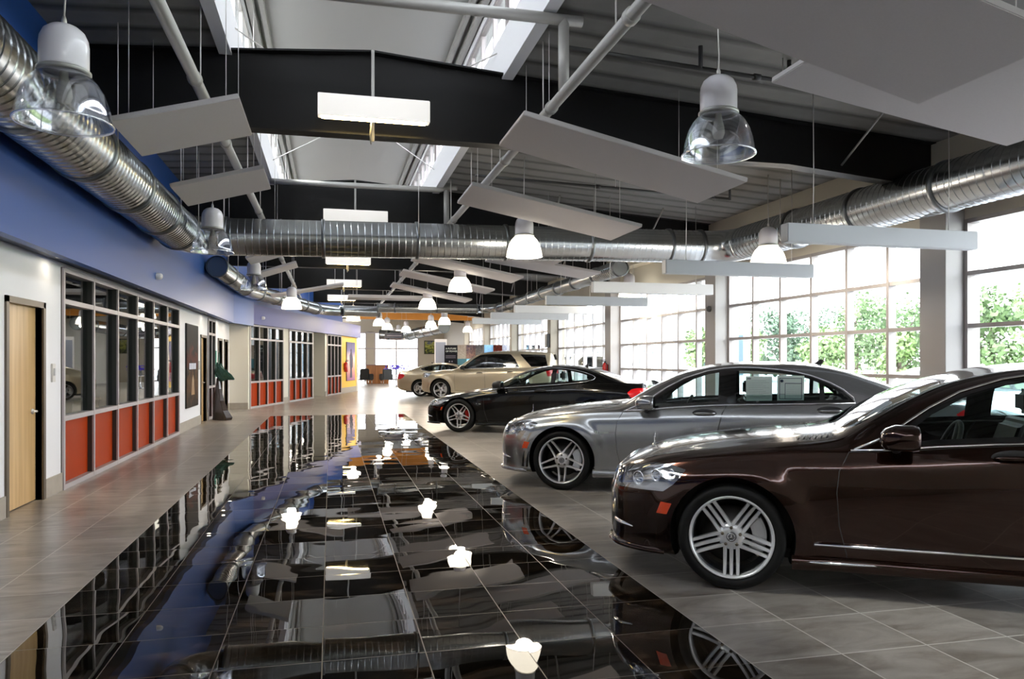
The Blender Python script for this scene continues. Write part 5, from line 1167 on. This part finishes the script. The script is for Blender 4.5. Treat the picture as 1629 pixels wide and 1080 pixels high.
def tree(x, y, z, h, r, seed, mt, label):
    rnd = random.Random(seed); e = empty('tree', (x, y, z)); tag(e, label, 'tree', 'trees beyond the windows')
    m = MB().tube([(0, 0, 0), (.1, .05, h * .35), (0, 0, h * .7)], [.16, .12, .05], 8)
    for k in range(5): a = rnd.uniform(0, 6.28); m.tube([(0, 0, h * (.3 + .07 * k)), (r * .6 * math.cos(a), r * .6 * math.sin(a), h * (.5 + .08 * k))], [.06, .02], 6)
    m.build('trunk', BARK, e); m = MB()
    blobs = [(rnd.uniform(-.6, .6) * r, rnd.uniform(-.6, .6) * r, h * rnd.uniform(.18, .88), r * rnd.uniform(.35, .6)) for _ in range(13)]
    for (bx_, by_, bz_, br) in blobs:
        for _ in range(170):
            u = Vector((rnd.gauss(0, 1), rnd.gauss(0, 1), rnd.gauss(0, .8))).normalized() * br * rnd.uniform(.6, 1.05); s_ = rnd.uniform(.10, .2); a = Vector((rnd.gauss(0, 1), rnd.gauss(0, 1), rnd.gauss(0, 1))).normalized(); b = a.cross(u).normalized()
            p = Vector((bx_, by_, bz_)) + u; m.add([p - a * s_, p + b * s_ * .6, p + a * s_, p - b * s_ * .6], [(0, 1, 2, 3)])
    m.build('crown', mt, e)
specs = [(32, 37, .6, 4.6, 1.9), (31, 43, .6, 4.2, 1.8), (32, 49, .6, 4.8, 2.0), (36, 46, .9, 6.2, 2.3), (33, 55, .6, 4.4, 1.9), (38, 40, .9, 5.6, 2.2), (31, 30, .6, 4.4, 1.9), (38, 33, .9, 5.4, 2.2), (32, 26, .6, 3.8, 1.7), (36, 24, .9, 4.6, 2.0), (28.5, 33.2, .5, 2.6, 1.1), (41, 58, .6, 6, 2.4), (20.5, 37.5, -.08, 4.3, 1.6)]
tl = ['tree right of the middle in the bay behind the grey sedan', 'low tree in the middle panes of the bay behind the grey sedan', 'tree in the left panes of the bay behind the grey sedan', 'tall tree rising above the others in the bay behind the grey sedan', 'tree at the left edge of the bay behind the grey sedan', 'taller tree behind the row, next to the grey window column', 'tree in the nearest bay next to the window jamb', 'tall tree behind the row in the nearest bay', 'low tree at the picture edge in the nearest bay', 'rounded tree behind the low one at the picture edge', 'smallest bushy tree in the nearest bay', 'tree on the horizon over the banner pole', 'small round green tree before the white building']
for i, (sp_, lb) in enumerate(zip(specs, tl)):
    sp_ = (sp_[0], sp_[1], -.08 if sp_[1] > 32 else max(-.08, (sp_[0] - 23) * .045 - .1), sp_[3] + (.6 if sp_[2] > 0 else 0), sp_[4]); tree(*sp_, 10 + i, LEAF[i % 3] if i != 12 else LEAF[1], lb)
# white building across the yard
e = empty('white_building', (25, 49, -.08)); tag(e, 'white low building with tall blue-grey windows across the yard', 'building')
WB = pm('building_white', (.75, .75, .74), .7); MB().box((0, 0, 0), (4.5, 34, 8.5)).build('wall', WB, e); MB().box((-.4, -.3, 8.2), (4.9, 34.3, 8.8)).build('roof', WB, e)
BG_ = pm('building_glass', (.10, .15, .20), .15)
for k in range(9):
    for z in (.4, 4.6):
        w = MB().box((-.05, 1 + k * 3.7, z), (.02, 3.3 + k * 3.7, z + 3.2)).build('building_window', BG_, e); g = MB()
        for yy in (1, 2.15, 3.2): g.box((-.12, yy + k * 3.7, z), (-.04, yy + .1 + k * 3.7, z + 3.2))
        g.box((-.12, 1 + k * 3.7, z + 1.9), (-.04, 3.3 + k * 3.7, z + 2.0)); g.build('window_bars', WB, w)
    if k < 2: MB().box((.6 + k * 2.0, -.05, .5), (1.9 + k * 2.0, .02, 3.4)).build('building_window', BG_, e)
# vehicles outdoors
def out_at(px, D): lat = (px - 814.5) / 1200 * D; return (lat * c + D * s, D * c - lat * s, -.08)
x_, y_, z_ = out_at(1042, 29); car('suv', suv_spec(finish=SILVER), WHITEP, (x_, y_, z_), math.radians(150), 'white suv parked outside, seen in the bay behind the coupe tail', style='five', detail=False)
x_, y_, z_ = out_at(962, 42); car('van', suv_spec(finish=SILVER), WHITEP, (x_, y_, z_), math.radians(200), 'white vehicle with dark side windows outside the farther bay', style='five', detail=False, cat='van')
x_, y_, z_ = out_at(1640, 12.2); car('sedan', sedan_spec(finish=SILVER), WHITEP, (x_, y_, z_), math.radians(75), 'white sedan parked outside, glimpsed through the brown sedan windows', style='five', detail=False)
e = empty('banner_pole', (12.5, 14.8, -.08)); tag(e, 'lavender banner pole standing outside the window behind the grey sedan', 'pole')
MB().tube([(0, 0, 0), (0, 0, 3.1)], .035, 10).build('pole', ALU, e); MB().box((-.02, -.12, .9), (.02, .12, 3.0)).build('banner', pm('lavender_cloth', (.42, .42, .85), .8), e)
for k, (x, y) in enumerate([(24.5, 29.5), (24.5, 31.2), (24.5, 34)]):
    e = empty('shrub', (x, y, 0)); tag(e, ['young upright shrub nearest the window column', 'clump of low shrubs in the middle panes', 'narrow shrub farthest from the column'][k], 'shrub', 'shrubs on the lawn edge'); rnd = random.Random(k); m = MB()
    for _ in range(300):
        p = Vector((rnd.gauss(0, .2), rnd.gauss(0, .25), rnd.uniform(.05, 1.0))); a = Vector((rnd.gauss(0, 1), rnd.gauss(0, 1), 1.2)).normalized() * .09; b = Vector((rnd.gauss(0, 1), rnd.gauss(0, 1), 0)).normalized() * .04; m.add([p - a, p + b, p + a, p - b], [(0, 1, 2, 3)])
    m.build('foliage', LEAF[1], e); MB().tube([(0, 0, 0), (0, 0, .7)], .015, 5).build('stem', BARK, e)
